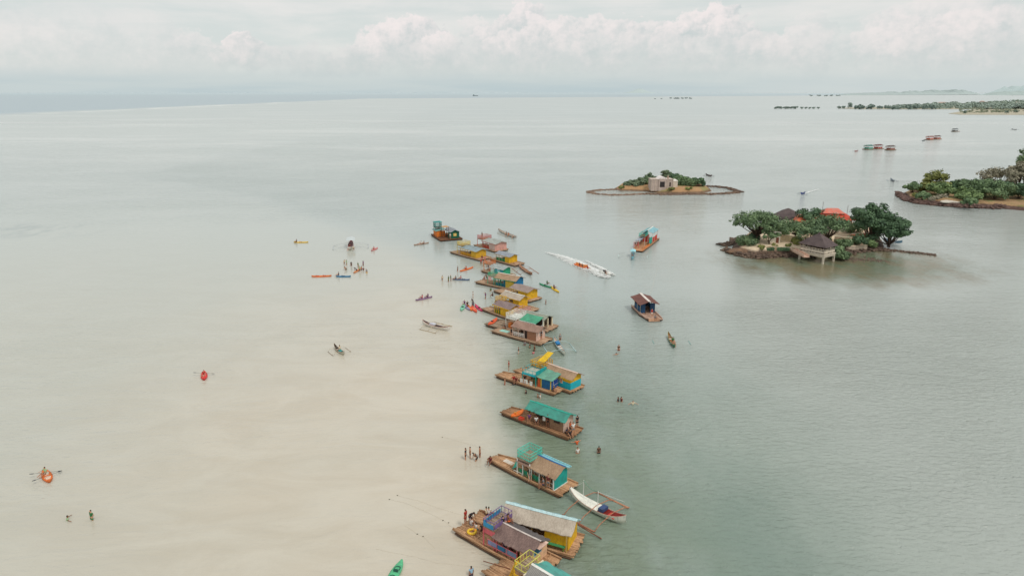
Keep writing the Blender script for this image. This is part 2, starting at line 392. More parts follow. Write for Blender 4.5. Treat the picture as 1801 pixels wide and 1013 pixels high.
# ------------------------------------------------------------------ people
SKEL = {}
def limbset(arms, legs, lean=0.0, hip=.93, head_tilt=0.0):
    """joint dict of a figure facing +Y; arms: ((elbow),(wrist)) left,right relative to the shoulder; legs: ((knee),(ankle)) relative to the hip joint"""
    J = {}; ca, sa = math.cos(lean), math.sin(lean)
    def up(x, y, z): return Vector((x, y*ca+z*sa, hip+z*ca-y*sa))
    J['pelvis'] = Vector((0, 0, hip)); J['waist'] = up(0, .01, .16); J['chest'] = up(0, 0, .36); J['neck'] = up(0, -.01, .51)
    J['chin'] = up(0, .005, .565); J['skull'] = up(0, .015+head_tilt*.05, .67); J['crown'] = up(0, -.005+head_tilt*.06, .745)
    J['nose'] = up(0, .125, .645)
    for s, nm, a, l in ((-1, 'l', arms[0], legs[0]), (1, 'r', arms[1], legs[1])):
        J['sh'+nm] = up(s*.17, -.01, .46)
        J['el'+nm] = J['sh'+nm]+Vector(a[0]); J['wr'+nm] = J['el'+nm]+Vector(a[1])
        J['hip'+nm] = Vector((s*.09, 0, hip-.05)); J['kn'+nm] = J['hip'+nm]+Vector(l[0]); J['an'+nm] = J['kn'+nm]+Vector(l[1])
    return J
D = (-.04, .0, -.28); D2 = (.01, .05, -.25); E = (.04, .0, -.28); E2 = (-.01, .05, -.25)
LG = ((-.02, .02, -.42), (0, -.03, -.40)); RG = ((.02, .02, -.42), (0, -.03, -.40))
POSES = {
 'stand': limbset(((D, D2), (E, E2)), (LG, RG)),
 'walk': limbset((((-.06, .10, -.26), (.0, .12, -.21)), ((.06, -.12, -.25), (0, .02, -.25))), (((-.02, .16, -.39), (0, -.06, -.40)), ((.02, -.08, -.41), (0, -.16, -.36))), .05),
 'hips': limbset((((-.17, -.06, -.22), (.15, .10, -.16)), ((.17, -.06, -.22), (-.15, .10, -.16))), (((-.06, .02, -.42), (-.03, -.03, -.40)), ((.06, .02, -.42), (.03, -.03, -.40)))),
 'wave': limbset((((-.16, .05, .20), (-.02, .05, .24)), (E, (-.02, .14, -.20))), (LG, RG)),
 'float': limbset((((-.24, .10, -.10), (-.17, .16, -.02)), ((.24, .10, -.10), (.17, .16, -.02))), (LG, RG), .12),
 'bend': limbset((((-.02, .06, -.27), (.02, .10, -.22)), ((.02, .08, -.27), (-.02, .10, -.22))), (((-.04, .12, -.40), (0, -.10, -.38)), ((.04, .12, -.40), (0, -.10, -.38))), .95, .86),
 'sit': limbset((((-.08, .06, -.26), (.05, .22, -.08)), ((.08, .06, -.26), (-.05, .22, -.08))), (((-.05, .40, .03), (0, .05, -.40)), ((.05, .40, .03), (0, .05, -.40))), .08, .12),
 'floor': limbset((((-.08, .12, -.24), (.06, .22, -.06)), ((.08, .12, -.24), (-.06, .22, -.06))), (((-.10, .32, .26), (.03, .16, -.36)), ((.10, .32, .26), (-.03, .16, -.36))), .15, .12),
 'paddle': limbset((((-.14, .16, -.18), (.0, .24, .06)), ((.14, .16, -.18), (.0, .24, .0))), (((-.08, .40, .14), (.0, .36, -.16)), ((.08, .40, .14), (.0, .36, -.16))), .06, .12),
}
def skinned(name, chains, m):
    """chains: list of [(point, radius), ...]; points closer than 1 mm are shared"""
    vs, es, rad = [], [], []
    def vid(p):
        for i, q in enumerate(vs):
            if (q-p).length < 1e-3: return i
        vs.append(p.copy()); rad.append(None); return len(vs)-1
    for ch in chains:
        prev = None
        for p, r in ch:
            i = vid(p)
            if rad[i] is None: rad[i] = r
            if prev is not None and prev != i: es.append((prev, i))
            prev = i
    me = bpy.data.meshes.new(name); me.from_pydata([tuple(v) for v in vs], es, [])
    o = bpy.data.objects.new('tmp', me); col.objects.link(o)
    sk = o.modifiers.new('s', 'SKIN')
    for i, r in enumerate(rad):
        me.skin_vertices[0].data[i].radius = (r, r) if not isinstance(r, tuple) else r
        me.skin_vertices[0].data[i].use_root = (i == 0)
    sb = o.modifiers.new('b', 'SUBSURF'); sb.levels = 1; sb.render_levels = 1
    bpy.context.view_layer.update()
    dg = bpy.context.evaluated_depsgraph_get()
    out = bpy.data.meshes.new_from_object(o.evaluated_get(dg)); out.name = name
    bpy.data.objects.remove(o); bpy.data.meshes.remove(me)
    out.materials.clear(); out.materials.append(m)
    out.polygons.foreach_set('use_smooth', [True]*len(out.polygons))
    return out
dummy = paint(.5, .5, .5)
def pose_meshes(J):
    ch = [[(J['pelvis'], .12), (J['waist'], .105), (J['chest'], (.125, .10)), (J['neck'], .05), (J['chin'], .06), (J['skull'], .085), (J['crown'], .055)],
          [(J['skull'], .085), (J['nose'], .018)]]
    for nm, s in (('l', -1), ('r', 1)):
        ch.append([(J['chest'], (.125, .10)), (J['sh'+nm], .052), (J['el'+nm], .036), (J['wr'+nm], .024)])
        fd = (J['wr'+nm]-J['el'+nm]).normalized(); side = fd.cross(Vector((0, 0, 1)))
        side = side.normalized() if side.length > .1 else Vector((1, 0, 0))
        palm = J['wr'+nm]+fd*.055
        ch.append([(J['wr'+nm], .024), (palm, .026)])
        for k, (off, ln) in enumerate(((-.030, .062), (-.010, .075), (.010, .080), (.030, .068))):
            b = palm+side*off*.8+fd*.02
            ch.append([(palm, .026), (b, .010), (b+fd*ln*.5+side*off*.1, .009), (b+fd*ln*.85+Vector((0, .01, -.012)), .008)])
        th = J['wr'+nm]+fd*.03+side*(-s)*.035
        ch.append([(palm, .026), (th, .011), (th+fd*.04+side*(-s)*.015, .009)])
        ch.append([(J['pelvis'], .12), (J['hip'+nm], .088), (J['kn'+nm], .058), (J['an'+nm], .038), (J['an'+nm]+Vector((s*.01, .14, -.035)), .032)])
    body = skinned('person_body', ch, dummy)
    up = (J['crown']-J['chin']).normalized(); back = up.cross(Vector((1, 0, 0))).normalized()
    hair = skinned('hair', [[(J['crown']+up*.012, .062), (J['skull']+up*.02-Vector((0, .028, 0)), .088), (J['chin']-Vector((0, .05, 0)), .055)]], dummy)
    hairl = skinned('hair', [[(J['crown']+up*.012, .064), (J['skull']+up*.02-Vector((0, .028, 0)), .092), (J['chin']-Vector((0, .07, 0)), .075), (J['neck']-Vector((0, .09, .02)), .065), (J['chest']-Vector((0, .12, 0)), .04)]], dummy)
    sc_ = [[(J['pelvis'], (.14, .125)), (J['waist'], .125), (J['chest'], (.145, .12)), (J['neck']*.6+J['chest']*.4, .075)]]
    for nm in 'lr': sc_.append([(J['chest'], (.145, .12)), (J['sh'+nm], .072), (J['sh'+nm]*.45+J['el'+nm]*.55, .058)])
    shirt = skinned('shirt', sc_, dummy)
    so = [[(J['waist']*.45+J['pelvis']*.55, .125), (J['pelvis'], .135)]]
    for nm in 'lr': so.append([(J['pelvis'], .135), (J['hip'+nm], .105), (J['hip'+nm]*.4+J['kn'+nm]*.6, .082)])
    shorts = skinned('shorts', so, dummy)
    return dict(body=body, hair=hair, hairl=hairl, shirt=shirt, shorts=shorts)
PM = {k: pose_meshes(v) for k, v in POSES.items()}
SKIN = [sRGB(176, 122, 92), sRGB(194, 140, 108), sRGB(150, 100, 74), sRGB(208, 158, 126)]
CL = dict(red=(178,42,38), white=(225,222,216), black=(34,34,38), blue=(40,84,150), teal=(20,130,130), orange=(225,100,40), green=(52,120,70), yellow=(225,180,50),
          pink=(214,120,130), grey=(130,132,134), navy=(30,42,74), purple=(110,60,120), lightblue=(150,190,215), maroon=(110,34,36), lightgreen=(160,200,150), cream=(220,205,175), brown=(96,66,48))
npeople = 0
def person(px, py, label, pose='stand', rot=0, shirt='white', shorts='navy', z=0.0, sink=0.0, long=False, h=1.0, group=None):
    """px,py: where feet, seat or waterline are seen; z: height of what carries the person; sink: metres under water"""
    global npeople
    P = PM[pose]; npeople += 1; rnd = random.Random(npeople)
    o = bpy.data.objects.new('person', P['body']); col.objects.link(o)
    g = G(px, py, z); o.location = (g.x, g.y, z-sink); o.rotation_euler.z = R(rot); k = h*rnd.uniform(.97, 1.05); o.scale = (k, k, k)
    def cm(ob, c, kind='cloth'):
        ob.material_slots[0].link = 'OBJECT'; ob.material_slots[0].material = mat(kind, c, None, .8)
    cm(o, SKIN[rnd.randrange(4)], 'skin')
    for nm, me, c in (('hair', P['hairl' if long else 'hair'], (.012, .009, .008)), ('shirt', P['shirt'], shirt), ('shorts', P['shorts'], shorts)):
        if c is None: continue
        q = bpy.data.objects.new(nm, me); col.objects.link(q); q.parent = o
        cm(q, sRGB(*CL[c]) if isinstance(c, str) else c, 'cloth' if nm != 'hair' else 'hair')
    return tag(o, label, 'person', group)
# ------------------------------------------------------------------ floating cottages
BAMB = mat('bamboo', sRGB(206, 164, 124), sRGB(150, 110, 76), .75)
BAMB2 = mat('bamboo', sRGB(200, 168, 138), sRGB(152, 120, 94), .8)
BAMBG = mat('bamboo', sRGB(176, 156, 132), sRGB(124, 100, 82), .8)
WOOD = mat('wood', sRGB(128, 86, 58), sRGB(78, 50, 36), .8)
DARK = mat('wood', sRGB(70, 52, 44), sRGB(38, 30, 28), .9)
TH_GREY = mat('thatch', sRGB(194, 182, 166), sRGB(158, 144, 128), .9)
TH_BROWN = mat('thatch', sRGB(140, 116, 108), sRGB(98, 78, 74), .9)
TH_TAN = mat('thatch', sRGB(178, 150, 122), sRGB(136, 108, 84), .9)
TH_PINK = mat('thatch', sRGB(166, 136, 120), sRGB(126, 98, 86), .9)
NIPA = mat('thatch', sRGB(168, 134, 104), sRGB(120, 88, 66), .9)
def sheet(r, g, b): return mat('sheet', sRGB(r, g, b), sRGB(*[int((q*.75+(r+g+b)/12)*.78) for q in (r, g, b)]), .6)
def P(r, g, b): r, g, b = (min(236, int(q*1.07+2)) for q in (r, g, b)); m_ = (r+g+b)/3; return mat('paint', sRGB(r, g, b), sRGB(*[int((q*.9+m_*.1)*.84+4) for q in (r, g, b)]), .7)
YEL = P(226, 170, 22); TEAL = P(16, 152, 142); TURQ = P(70, 196, 172); WHITE = P(222, 220, 212); BLUE = P(22, 98, 148); PURP = P(118, 92, 140)
PINK = P(206, 96, 104); PALEPINK = P(214, 178, 160); PEACH = P(216, 176, 138); CYAN = P(20, 170, 184); GREEN = P(60, 140, 88); ORANGE = P(220, 118, 40); LIME = P(196, 200, 60)
LBLUE = P(150, 190, 200); CREAM = P(218, 206, 176); RED = P(196, 60, 44)
class Cottage: pass
def raft(bow, ang, L, W, label, name='floating_cottage', cat='floating cottage', group='floating bamboo cottages moored in a line', dm=None, taper=.6, over=0.0, dz=.42, x0=0.0):
    c = Cottage(); g = G(bow[0], bow[1], .42)
    c.t = thing(name, label, cat, (g.x, g.y, 0), R(ang), group); c.L, c.W, c.z = L, W, dz
    rnd = random.Random(int(bow[0]*7+bow[1]))
    def yy(k, x): f = taper+(1-taper)*min(1, max(0, x/(L*.42))); return W*(k*f+.10*(1-f))
    mb = MB(); n = int(W/.16)
    for i in range(n+1):
        k = i/n; a = x0+rnd.uniform(-.12, .18); b = L+rnd.uniform(-.15, .18); rr = rnd.uniform(.075, .09)
        mb.tube([(x, yy(k, x), dz-.09+rnd.uniform(-.012, .012)+(.10*(1-x/(L*.2)) if x < L*.2 else 0)) for x in (a+.35*(k-.2), a+L*.12, L*.42, L*.75, b)], [rr*.75, rr, rr, rr, rr], 6)
    for _ in range(7): x_ = rnd.uniform(L*.05, L*.92); k = rnd.uniform(.12, .88); mb.tube([(x_, yy(k, x_), dz+.05), (x_+rnd.uniform(.8, 2.2), yy(k, x_)+rnd.uniform(-.1, .1), dz+.055)], .045, 5)
    c.deck = mb.build('deck', dm or BAMB, c.t, True)
    mb = MB()
    for i in range(0, n+1, 2):
        k = i/n; mb.tube([(x0+.35, yy(k, .3), .19), (L*.45, yy(k, L*.45), .14), (L-.2, yy(k, L), .14)], .12, 6)
    mb.build('float_layer', mat('bamboo', sRGB(104, 74, 52), sRGB(64, 46, 34), .8), c.t, True)
    mb = MB()
    for i in range(int(L/2.2)+1):
        x = x0+.5+i*2.2
        if x < L: mb.tube([(x, yy(-.03, x), dz+.01), (x, yy(1.03, x), dz+.01)], .045, 6)
    for k in (0.0, 1.0): mb.tube([(x0+.3, yy(k, .3)-.02, dz+.12), (L*.45, yy(k, L*.45), dz+.04), (L, yy(k, L), dz+.04)], .085, 6)
    mb.build('lashing_pole', dm or BAMB, c.t, True)
    return c
def part(c, name, mb, m, smooth=False): return mb.build(name, m, c.t, smooth)
def box(c, name, m, x0, x1, y0, y1, z0, z1): return part(c, name, MB().boxb(x0, x1, y0, y1, z0, z1), m)
def posts(c, pts, z1, m, r=.05, z0=None):
    for (x, y) in pts: part(c, 'post', MB().boxb(x-r, x+r, y-r, y+r, z0 if z0 is not None else c.z-.05, z1), m)
def slope_mesh(x0, x1, ya, za, yb, zb, sag=.06, ragged=.07, th=.07, seed=1):
    """roof slope from the ridge (ya,za) to the eave (yb,zb), slightly sagging, uneven at the edges"""
    rnd = random.Random(seed); nu, nv = 22, 5; mb = MB()
    jx = [rnd.uniform(-ragged, ragged) for _ in range(nu+1)]; jl = [[rnd.uniform(-ragged, ragged)*.8 for _ in range(nv+1)] for _ in range(2)]
    jz = [[rnd.uniform(-.018, .018) for _ in range(nv+1)] for _ in range(nu+1)]
    def f(u, v, dzz=0):
        i = int(round(u*nu)); j = int(round(v*nv))
        e = jx[i]*v if v > .9 else 0
        x = x0+(x1-x0)*u+(jl[0][j] if u == 0 else jl[1][j] if u == 1 else 0)
        return (x, ya+(yb-ya)*v+(e if yb > ya else -e), za+(zb-za)*v-sag*math.sin(math.pi*v)-.04*math.sin(math.pi*u)+jz[i][j]+dzz)
    b0 = 0; mb.grid(lambda u, v: f(u, v), nu, nv); b1 = len(mb.v); mb.grid(lambda u, v: f(u, v, -th), nu, nv)
    W1 = nu+1
    loop = [i for i in range(nu+1)]+[j*W1+nu for j in range(1, nv+1)]+[nv*W1+i for i in range(nu-1, -1, -1)]+[j*W1 for j in range(nv-1, 0, -1)]
    for a, b in zip(loop, loop[1:]+loop[:1]): mb.f.append((a, b, b1+b, b1+a))
    return mb
def gable(c, x0, x1, yf, yr, yb, ze, zr, mf, mbk=None, cap=None, seed=1, zeb=None, sag=.05, capw=.16, ragged=.07):
    zeb = zeb if zeb is not None else ze
    part(c, 'roof', slope_mesh(x0, x1, yr, zr, yf, ze, sag, ragged, seed=seed), mf)
    part(c, 'roof', slope_mesh(x0, x1, yr+.01, zr, yb, zeb, sag, ragged, seed=seed+9), mbk or mf)
    if cap:
        mb = MB(); s1 = (zr-ze)/max(.1, yr-yf); s2 = (zr-zeb)/max(.1, yb-yr); n = 8
        def F(u, v): 
            y = (v-.5)*2*capw; return (x0-.06+(x1-x0+.12)*u, yr+y, zr+.035-abs(y)*(s1 if y < 0 else s2)-.04*math.sin(math.pi*u))
        mb.grid(F, n, 4); part(c, 'ridge_cap', mb, cap)
def gable_wall(c, x, y0, y1, z0, ze, yr, zr, m, th=.05, name='wall'):
    return part(c, name, MB().slab([(x, y0, z0), (x, y1, z0), (x, y1, ze), (x, yr, zr), (x, y0, ze)], (th, 0, 0)), m)
def rail(c, pts, z0, z1, m, gap=.28, bars=2, picket=True, name='railing', w=.035):
    mb = MB()
    for (a, b) in zip(pts, pts[1:]):
        a = Vector((a[0], a[1], 0)); b = Vector((b[0], b[1], 0)); L = (b-a).length
        for i in range(bars):
            z = z1-(z1-z0)*i/max(1, bars-1)*.82; mb.bar((a.x, a.y, z), (b.x, b.y, z), w*1.3)
        n = max(1, int(L/gap))
        for i in range(n+1):
            p = a.lerp(b, i/n)
            if picket or i in (0, n): mb.bar((p.x, p.y, z0), (p.x, p.y, z1), w)
    return part(c, name, mb, m)
def balcony(c, x0, x1, y0, y1, z, h, rm, fm, pm=None, gap=.26, bars=3, open_side=None):
    mb = MB(); n = int((y1-y0)/.15)
    for i in range(n): 
        y = y0+(y1-y0)*(i+.5)/n; mb.boxb(x0-.05, x1+.05, y-.066, y+.066, z-.05, z)
    mb.boxb(x0, x1, y0, y0+.07, z-.16, z-.053); mb.boxb(x0, x1, y1-.07, y1, z-.16, z-.053)
    part(c, 'balcony_floor', mb, fm)
    posts(c, [(x0, y0), (x1, y0), (x0, y1), (x1, y1)], z-.165, pm or rm, .045)
    rail(c, [(x0, y0), (x1, y0), (x1, y1), (x0, y1), (x0, y0)], z+.002, z+h, rm, gap, bars)
def ladder(c, p, q, m, w=.5):
    mb = MB(); p = Vector(p); q = Vector(q)
    for s in (-w/2, w/2): mb.bar(p+Vector((0, s, 0)), q+Vector((0, s, 0)), .06)
    n = 7
    for i in range(1, n): r = p.lerp(q, i/n); mb.boxb(r.x-.09, r.x+.09, r.y-w/2, r.y+w/2, r.z-.02, r.z+.02)
    part(c, 'ladder', mb, m)
def bench(c, x0, x1, y, z, m, d=.4, back=True):
    mb = MB(); mb.boxb(x0, x1, y, y+d, z+.40, z+.45)
    for x in (x0+.1, (x0+x1)/2, x1-.1):
        mb.boxb(x-.03, x+.03, y+.03, y+.09, z, z+.40); mb.boxb(x-.03, x+.03, y+d-.09, y+d-.03, z, z+.40)
    if back: mb.boxb(x0, x1, y-.03, y+.01, z+.55, z+.85); mb.boxb(x0+.02, x0+.06, y-.028, y+.008, z+.45, z+.55); mb.boxb(x1-.06, x1-.02, y-.028, y+.008, z+.45, z+.55)
    part(c, 'bench', mb, m)
def table(c, x, y, z, m, lx=1.2, ly=.6):
    mb = MB(); mb.boxb(x-lx/2, x+lx/2, y-ly/2, y+ly/2, z+.68, z+.73)
    for sx in (-1, 1):
        for sy in (-1, 1): mb.boxb(x+sx*(lx/2-.08)-.03, x+sx*(lx/2-.08)+.03, y+sy*(ly/2-.08)-.03, y+sy*(ly/2-.08)+.03, z, z+.68)
    part(c, 'table', mb, m)
def window(c, x0, x1, y0, y1, z0, z1, fm, gm, parent=None):
    """a framed shutter standing just proud of a wall; thin in x or in y"""
    o = box(c, 'window', gm, x0, x1, y0, y1, z0, z1)
    mb = MB(); e = .05; g = .012
    if x1-x0 < y1-y0: 
        for (a, b, p, q) in ((y0-e, y0, z0-e, z1+e), (y1, y1+e, z0-e, z1+e), (y0, y1, z1, z1+e), (y0, y1, z0-e, z0)): mb.boxb(x0-g, x1+g, a, b, p, q)
    else:
        for (a, b, p, q) in ((x0-e, x0, z0-e, z1+e), (x1, x1+e, z0-e, z1+e), (x0, x1, z1, z1+e), (x0, x1, z0-e, z0)): mb.boxb(a, b, y0-g, y1+g, p, q)
    f = mb.build('frame', fm, o)
z = .42
def simple(bow, ang, L, W, label, rx0, rx1, roof, wall, wx0, wallR=None, cap=None, railm=None, ze=2.15, zr=2.75, bal=None, balm=None, benchm=None, dm=None, roofb=None, trim=None, wz=None, taper=.6, open_wall=None, **kw):
    """one cottage of the common pattern: bow deck, open bench part, closed cabin at the stern"""
    c = raft(bow, ang, L, W, label, dm=dm, taper=taper, **kw); y0, y1 = .3, W-.25; ym = W*.5
    gable(c, rx0, rx1, y0-.3, ym, y1+.3, ze, zr, roof, roofb, cap, seed=int(bow[0]))
    box(c, 'wall', wall, wx0, rx1-.55, y0, y0+.05, z, ze-.03)
    box(c, 'wall', wall, wx0, rx1-.55, y1-.05, y1, z, ze-.03)
    gable_wall(c, rx1-.55, y0, y1, z, ze-.02, ym, zr-.1, wallR or wall)
    gable_wall(c, wx0-.05, y0, y1, z, ze-.02, ym, zr-.1, wall)
    px = [rx0+.35+i*(wx0-rx0-.35)/3 for i in range(3)]
    posts(c, [(x, yy) for x in px for yy in (y0, y1)], ze-.02, trim or wall)
    if railm:
        rail(c, [(px[0], y0), (wx0-.06, y0)], z+.05, z+.85, railm, .3, 2); 
        box(c, 'rail_panel', railm, px[0]+.1, wx0-.15, y0+.05, y0+.08, z+.15, z+.72)
    bench(c, px[0]+.2, wx0-.3, y1-.6, z, benchm or wall, .4, False)
    table(c, (px[0]+wx0)/2, ym, z, WOOD)
    if trim: box(c, 'eave_board', trim, rx0, rx1, y0-.37, y0-.33, ze-.16, ze-.02)
    if bal: balcony(c, *bal, rm=balm, fm=BAMBG)
    return c
# ---- nearest, cut by the bottom of the picture
c = raft((848, 1006), -42, 10.5, 3.7, 'floating cottage with yellow balcony and teal roof cut off by the bottom edge', taper=.75)
gable(c, 4.5, 9.6, -.1, 1.35, 3.1, 2.15, 2.85, sheet(150, 146, 140), sheet(84, 176, 164), WHITE, 3, capw=.13)
balcony(c, 3.2, 4.35, .6, 2.5, 2.2, .72, P(206, 200, 96), BAMBG, YEL, .34, 2)
part(c, 'beam', MB().bar((4.46, .3, 2.3), (4.46, 2.8, 2.3), .12, .12), CREAM)
box(c, 'wall', YEL, 3.3, 4.6, .35, .40, z, 1.9); box(c, 'wall', YEL, 6.6, 9.2, .2, .25, z, 2.1); gable_wall(c, 9.2, .2, 2.8, z, 2.1, 1.35, 2.7, YEL)
posts(c, [(x, y) for x in (5.0, 6.5) for y in (.2, 2.8)], 2.1, YEL); bench(c, 4.9, 6.4, 2.3, z, GREEN, .4, False)
ladder(c, (2.2, 1.2, z), (3.0, 1.2, 2.5), YEL)
# ---- dark brown roof, purple and blue balcony
c = raft((795, 932), -39, 10.4, 3.1, 'floating cottage with dark brown thatch and a purple and blue balcony', taper=.62)
gable(c, 5.0, 9.3, -.05, 1.45, 2.95, 2.0, 2.75, TH_BROWN, mat('thatch', sRGB(112, 104, 102), sRGB(78, 74, 76), .9), P(196, 184, 176), 5, capw=.09, ragged=.11)
balcony(c, 3.75, 5.0, .25, 2.8, 2.45, .75, PURP, BAMBG, PINK, .34, 2)
box(c, 'rail_panel', P(44, 134, 176), 3.70, 3.73, .32, 2.7, 2.5, 2.95); box(c, 'rail_panel', P(44, 134, 176), 3.8, 4.95, .19, .22, 2.5, 2.95); box(c, 'rail_panel', PURP, 5.05, 5.08, .3, 2.75, 2.6, 3.0)
box(c, 'wall', PINK, 3.78, 4.95, .27, .31, 1.75, 2.28)
posts(c, [(x, .28) for x in (5.3, 6.6, 7.6)]+[(x, 2.75) for x in (5.3, 6.6, 7.9)], 2.0, PINK, .045)
rail(c, [(4.3, .12), (7.7, .12)], z+.28, z+.98, P(214, 110, 116), 1.1, 2)
for i, (a, b, m_) in enumerate(((4.35, 5.35, P(130, 140, 176)), (5.45, 6.3, P(30, 110, 150)), (6.4, 7.6, P(110, 140, 170)))): box(c, 'rail_panel', m_, a, b, .155, .18, z+.45, z+.95)
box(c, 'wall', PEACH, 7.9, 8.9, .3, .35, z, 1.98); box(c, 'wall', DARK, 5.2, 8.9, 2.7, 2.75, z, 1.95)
gable_wall(c, 8.95, .25, 2.8, z, 1.98, 1.45, 2.66, PEACH); window(c, 9.004, 9.03, .9, 1.9, 1.35, 2.1, LBLUE, P(20, 92, 126))
box(c, 'awning', PALEPINK, 9.05, 9.6, .9, 2.2, 2.25, 2.30)
bench(c, 5.3, 7.6, 2.1, z, P(150, 60, 60), .4, False); table(c, 6.4, 1.4, z, WOOD); ladder(c, (5.4, 1.2, z), (5.05, 1.2, 2.4), PINK)
# ---- yellow cabin, long grey roof
cc = G(1008, 978, .42); dr = Vector((math.cos(R(-24)), math.sin(R(-24)), 0)); b0 = cc-dr*11.0
def topx(v):
    dlt = v-Vector((0, 0, CAMZ)); f = dlt.y*_c-dlt.z*_s; u_ = dlt.y*_s+dlt.z*_c
    return (900.5+FPX*dlt.x/f, 506.5-FPX*u_/f)
c = raft(topx(b0), -24, 11.0, 3.3, 'floating cottage with bright yellow cabin and long pale grey thatch roof', taper=.8)
gable(c, 3.7, 10.7, .25, 1.8, 3.1, 2.15, 3.0, TH_GREY, sheet(150, 196, 200), P(176, 204, 206), 8, capw=.22)
box(c, 'wall', YEL, 8.1, 10.3, .55, .60, z, 2.1); box(c, 'wall', YEL, 8.1, 10.3, 2.85, 2.9, z, 2.1); gable_wall(c, 10.3, .52, 2.93, z, 2.12, 1.8, 2.9, YEL); gable_wall(c, 8.05, .52, 2.93, z, 2.12, 1.8, 2.9, YEL)
box(c, 'bench', GREEN, 8.1, 10.1, .18, .5, z+.38, z+.44); box(c, 'bench', P(110, 140, 60), 8.2, 8.3, .25, .45, z, z+.375); box(c, 'bench', P(110, 140, 60), 9.9, 10.0, .25, .45, z, z+.375)
posts(c, [(x, y) for x in (4.0, 5.4, 6.8) for y in (.55, 2.85)]+[(10.25, .3)], 2.12, P(190, 160, 90), .045)
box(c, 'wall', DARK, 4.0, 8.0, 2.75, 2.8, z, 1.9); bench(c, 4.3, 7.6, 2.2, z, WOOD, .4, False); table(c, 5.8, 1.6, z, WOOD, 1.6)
rail(c, [(4.0, .6), (8.0, .6)], z+.05, z+.8, P(190, 150, 80), .35, 2)
# ---- turquoise balcony
c = raft((855, 808), -42, 10.6, 3.0, 'floating cottage with turquoise balcony and teal end wall', taper=.45)
gable(c, 6.1, 9.9, -.05, 1.65, 2.6, 1.95, 2.75, TH_TAN, P(128, 184, 194), P(30, 96, 150), 12, capw=.10, zeb=2.3)
part(c, 'eave_board', MB().bar((6.1, 2.62, 2.34), (9.95, 2.62, 2.34), .07, .12), P(150, 200, 206))
gable_wall(c, 9.5, .28, 2.45, z, 1.93, 1.65, 2.66, TEAL); box(c, 'wall', P(22, 120, 120), 5.4, 9.45, 2.4, 2.45, z, 2.1)
box(c, 'wall_sill', WHITE, 9.56, 9.62, .2, 2.5, z, z+.07)
balcony(c, 4.55, 6.3, .15, 2.2, 2.4, .95, TURQ, BAMBG, WHITE, .2, 3)
part(c, 'roof', slope_mesh(4.3, 6.4, 1.5, 2.25, .0, 2.0, .02, .05, seed=4), TH_PINK)
posts(c, [(5.3, .2), (6.5, .2), (7.6, .2), (9.48, .2)], 1.95, WHITE, .05); posts(c, [(7.6, 2.4), (6.5, 2.4)], 2.05, WHITE)
rail(c, [(4.7, .2), (7.6, .2)], z+.1, z+.75, GREEN, .4, 2); box(c, 'rail_panel', P(24, 130, 104), 4.75, 7.55, .235, .26, z+.3, z+.72)
rail(c, [(8.5, .2), (9.45, .2)], z+.1, z+.7, WHITE, .45, 2, name='railing'); bench(c, 5.4, 8.8, 1.85, z, P(30, 140, 110), .4, False); table(c, 7.0, 1.1, z, WHITE, 1.4)
ladder(c, (3.6, .7, z), (4.5, .7, 2.35), TURQ, .55); rail(c, [(4.1, .1), (5.2, .1)], z, z+.3, WHITE, .5, 1)
box(c, 'mat', P(200, 190, 176), 1.6, 2.9, .9, 1.6, z+.02, z+.035)
# ---- teal roof, nipa walls
c = raft((878, 725), -39, 10.9, 3.1, 'floating cottage with teal roof, woven walls and an open bench deck', dm=mat('bamboo', sRGB(180, 136, 98), sRGB(124, 88, 60), .8), taper=.6)
gable(c, 3.9, 10.0, .35, 1.5, 3.0, 2.0, 2.75, sheet(64, 158, 140), sheet(28, 164, 140), P(36, 160, 140), 15, capw=.1)
box(c, 'wall', NIPA, 7.5, 9.5, .75, .80, z, 1.98); box(c, 'wall', NIPA, 7.5, 9.5, 2.7, 2.75, z, 1.98); gable_wall(c, 9.5, .72, 2.78, z, 1.98, 1.5, 2.66, P(206, 178, 160)); gable_wall(c, 7.45, .72, 2.78, z, 1.98, 1.5, 2.66, NIPA)
window(c, 8.1, 9.0, .72, .745, 1.35, 1.85, NIPA, DARK)
posts(c, [(x, y) for x in (4.3, 5.4, 6.4) for y in (.75, 2.75)], 1.98, P(90, 60, 46), .05)
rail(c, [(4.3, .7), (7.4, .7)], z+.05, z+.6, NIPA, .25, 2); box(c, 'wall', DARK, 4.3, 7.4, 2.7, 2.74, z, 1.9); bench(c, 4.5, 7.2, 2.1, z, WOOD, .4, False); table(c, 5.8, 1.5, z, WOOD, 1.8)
box(c, 'wall_panel', WHITE, 6.5, 6.9, .62, .65, z+.7, z+1.25)
# ---- blue cabin with mint flat roof
c = raft((869, 660), -37, 10.6, 2.9, 'floating cottage with blue cabin, mint flat roof and teal roof terrace', taper=.5)
part(c, 'roof', slope_mesh(7.3, 9.9, 2.9, 2.35, .35, 1.98, .02, .02, seed=5), sheet(112, 176, 150))
box(c, 'wall', BLUE, 7.9, 9.5, .65, .70, z, 1.92); box(c, 'wall', P(30, 84, 150), 9.5, 9.55, .65, 2.7, z, 1.95); box(c, 'wall', BLUE, 7.85, 7.9, .65, 2.7, z, 1.95)
box(c, 'corner_board', P(230, 190, 60), 7.82, 7.97, .60, .64, z, 1.93); box(c, 'corner_board', P(214, 190, 80), 9.42, 9.57, .60, .64, z, 1.93); window(c, 9.554, 9.57, 1.2, 2.3, 1.0, 1.7, WHITE, P(24, 70, 150))
balcony(c, 4.9, 7.2, .3, 2.7, 2.05, .62, P(40, 168, 170), mat('paint', sRGB(186, 190, 176)), TEAL, .5, 2)
box(c, 'rail_panel', CYAN, 4.85, 7.2, .22, .25, 1.85, 2.12); box(c, 'rail_panel', P(20, 150, 150), 7.24, 7.27, .3, 2.9, 2.06, 2.66)
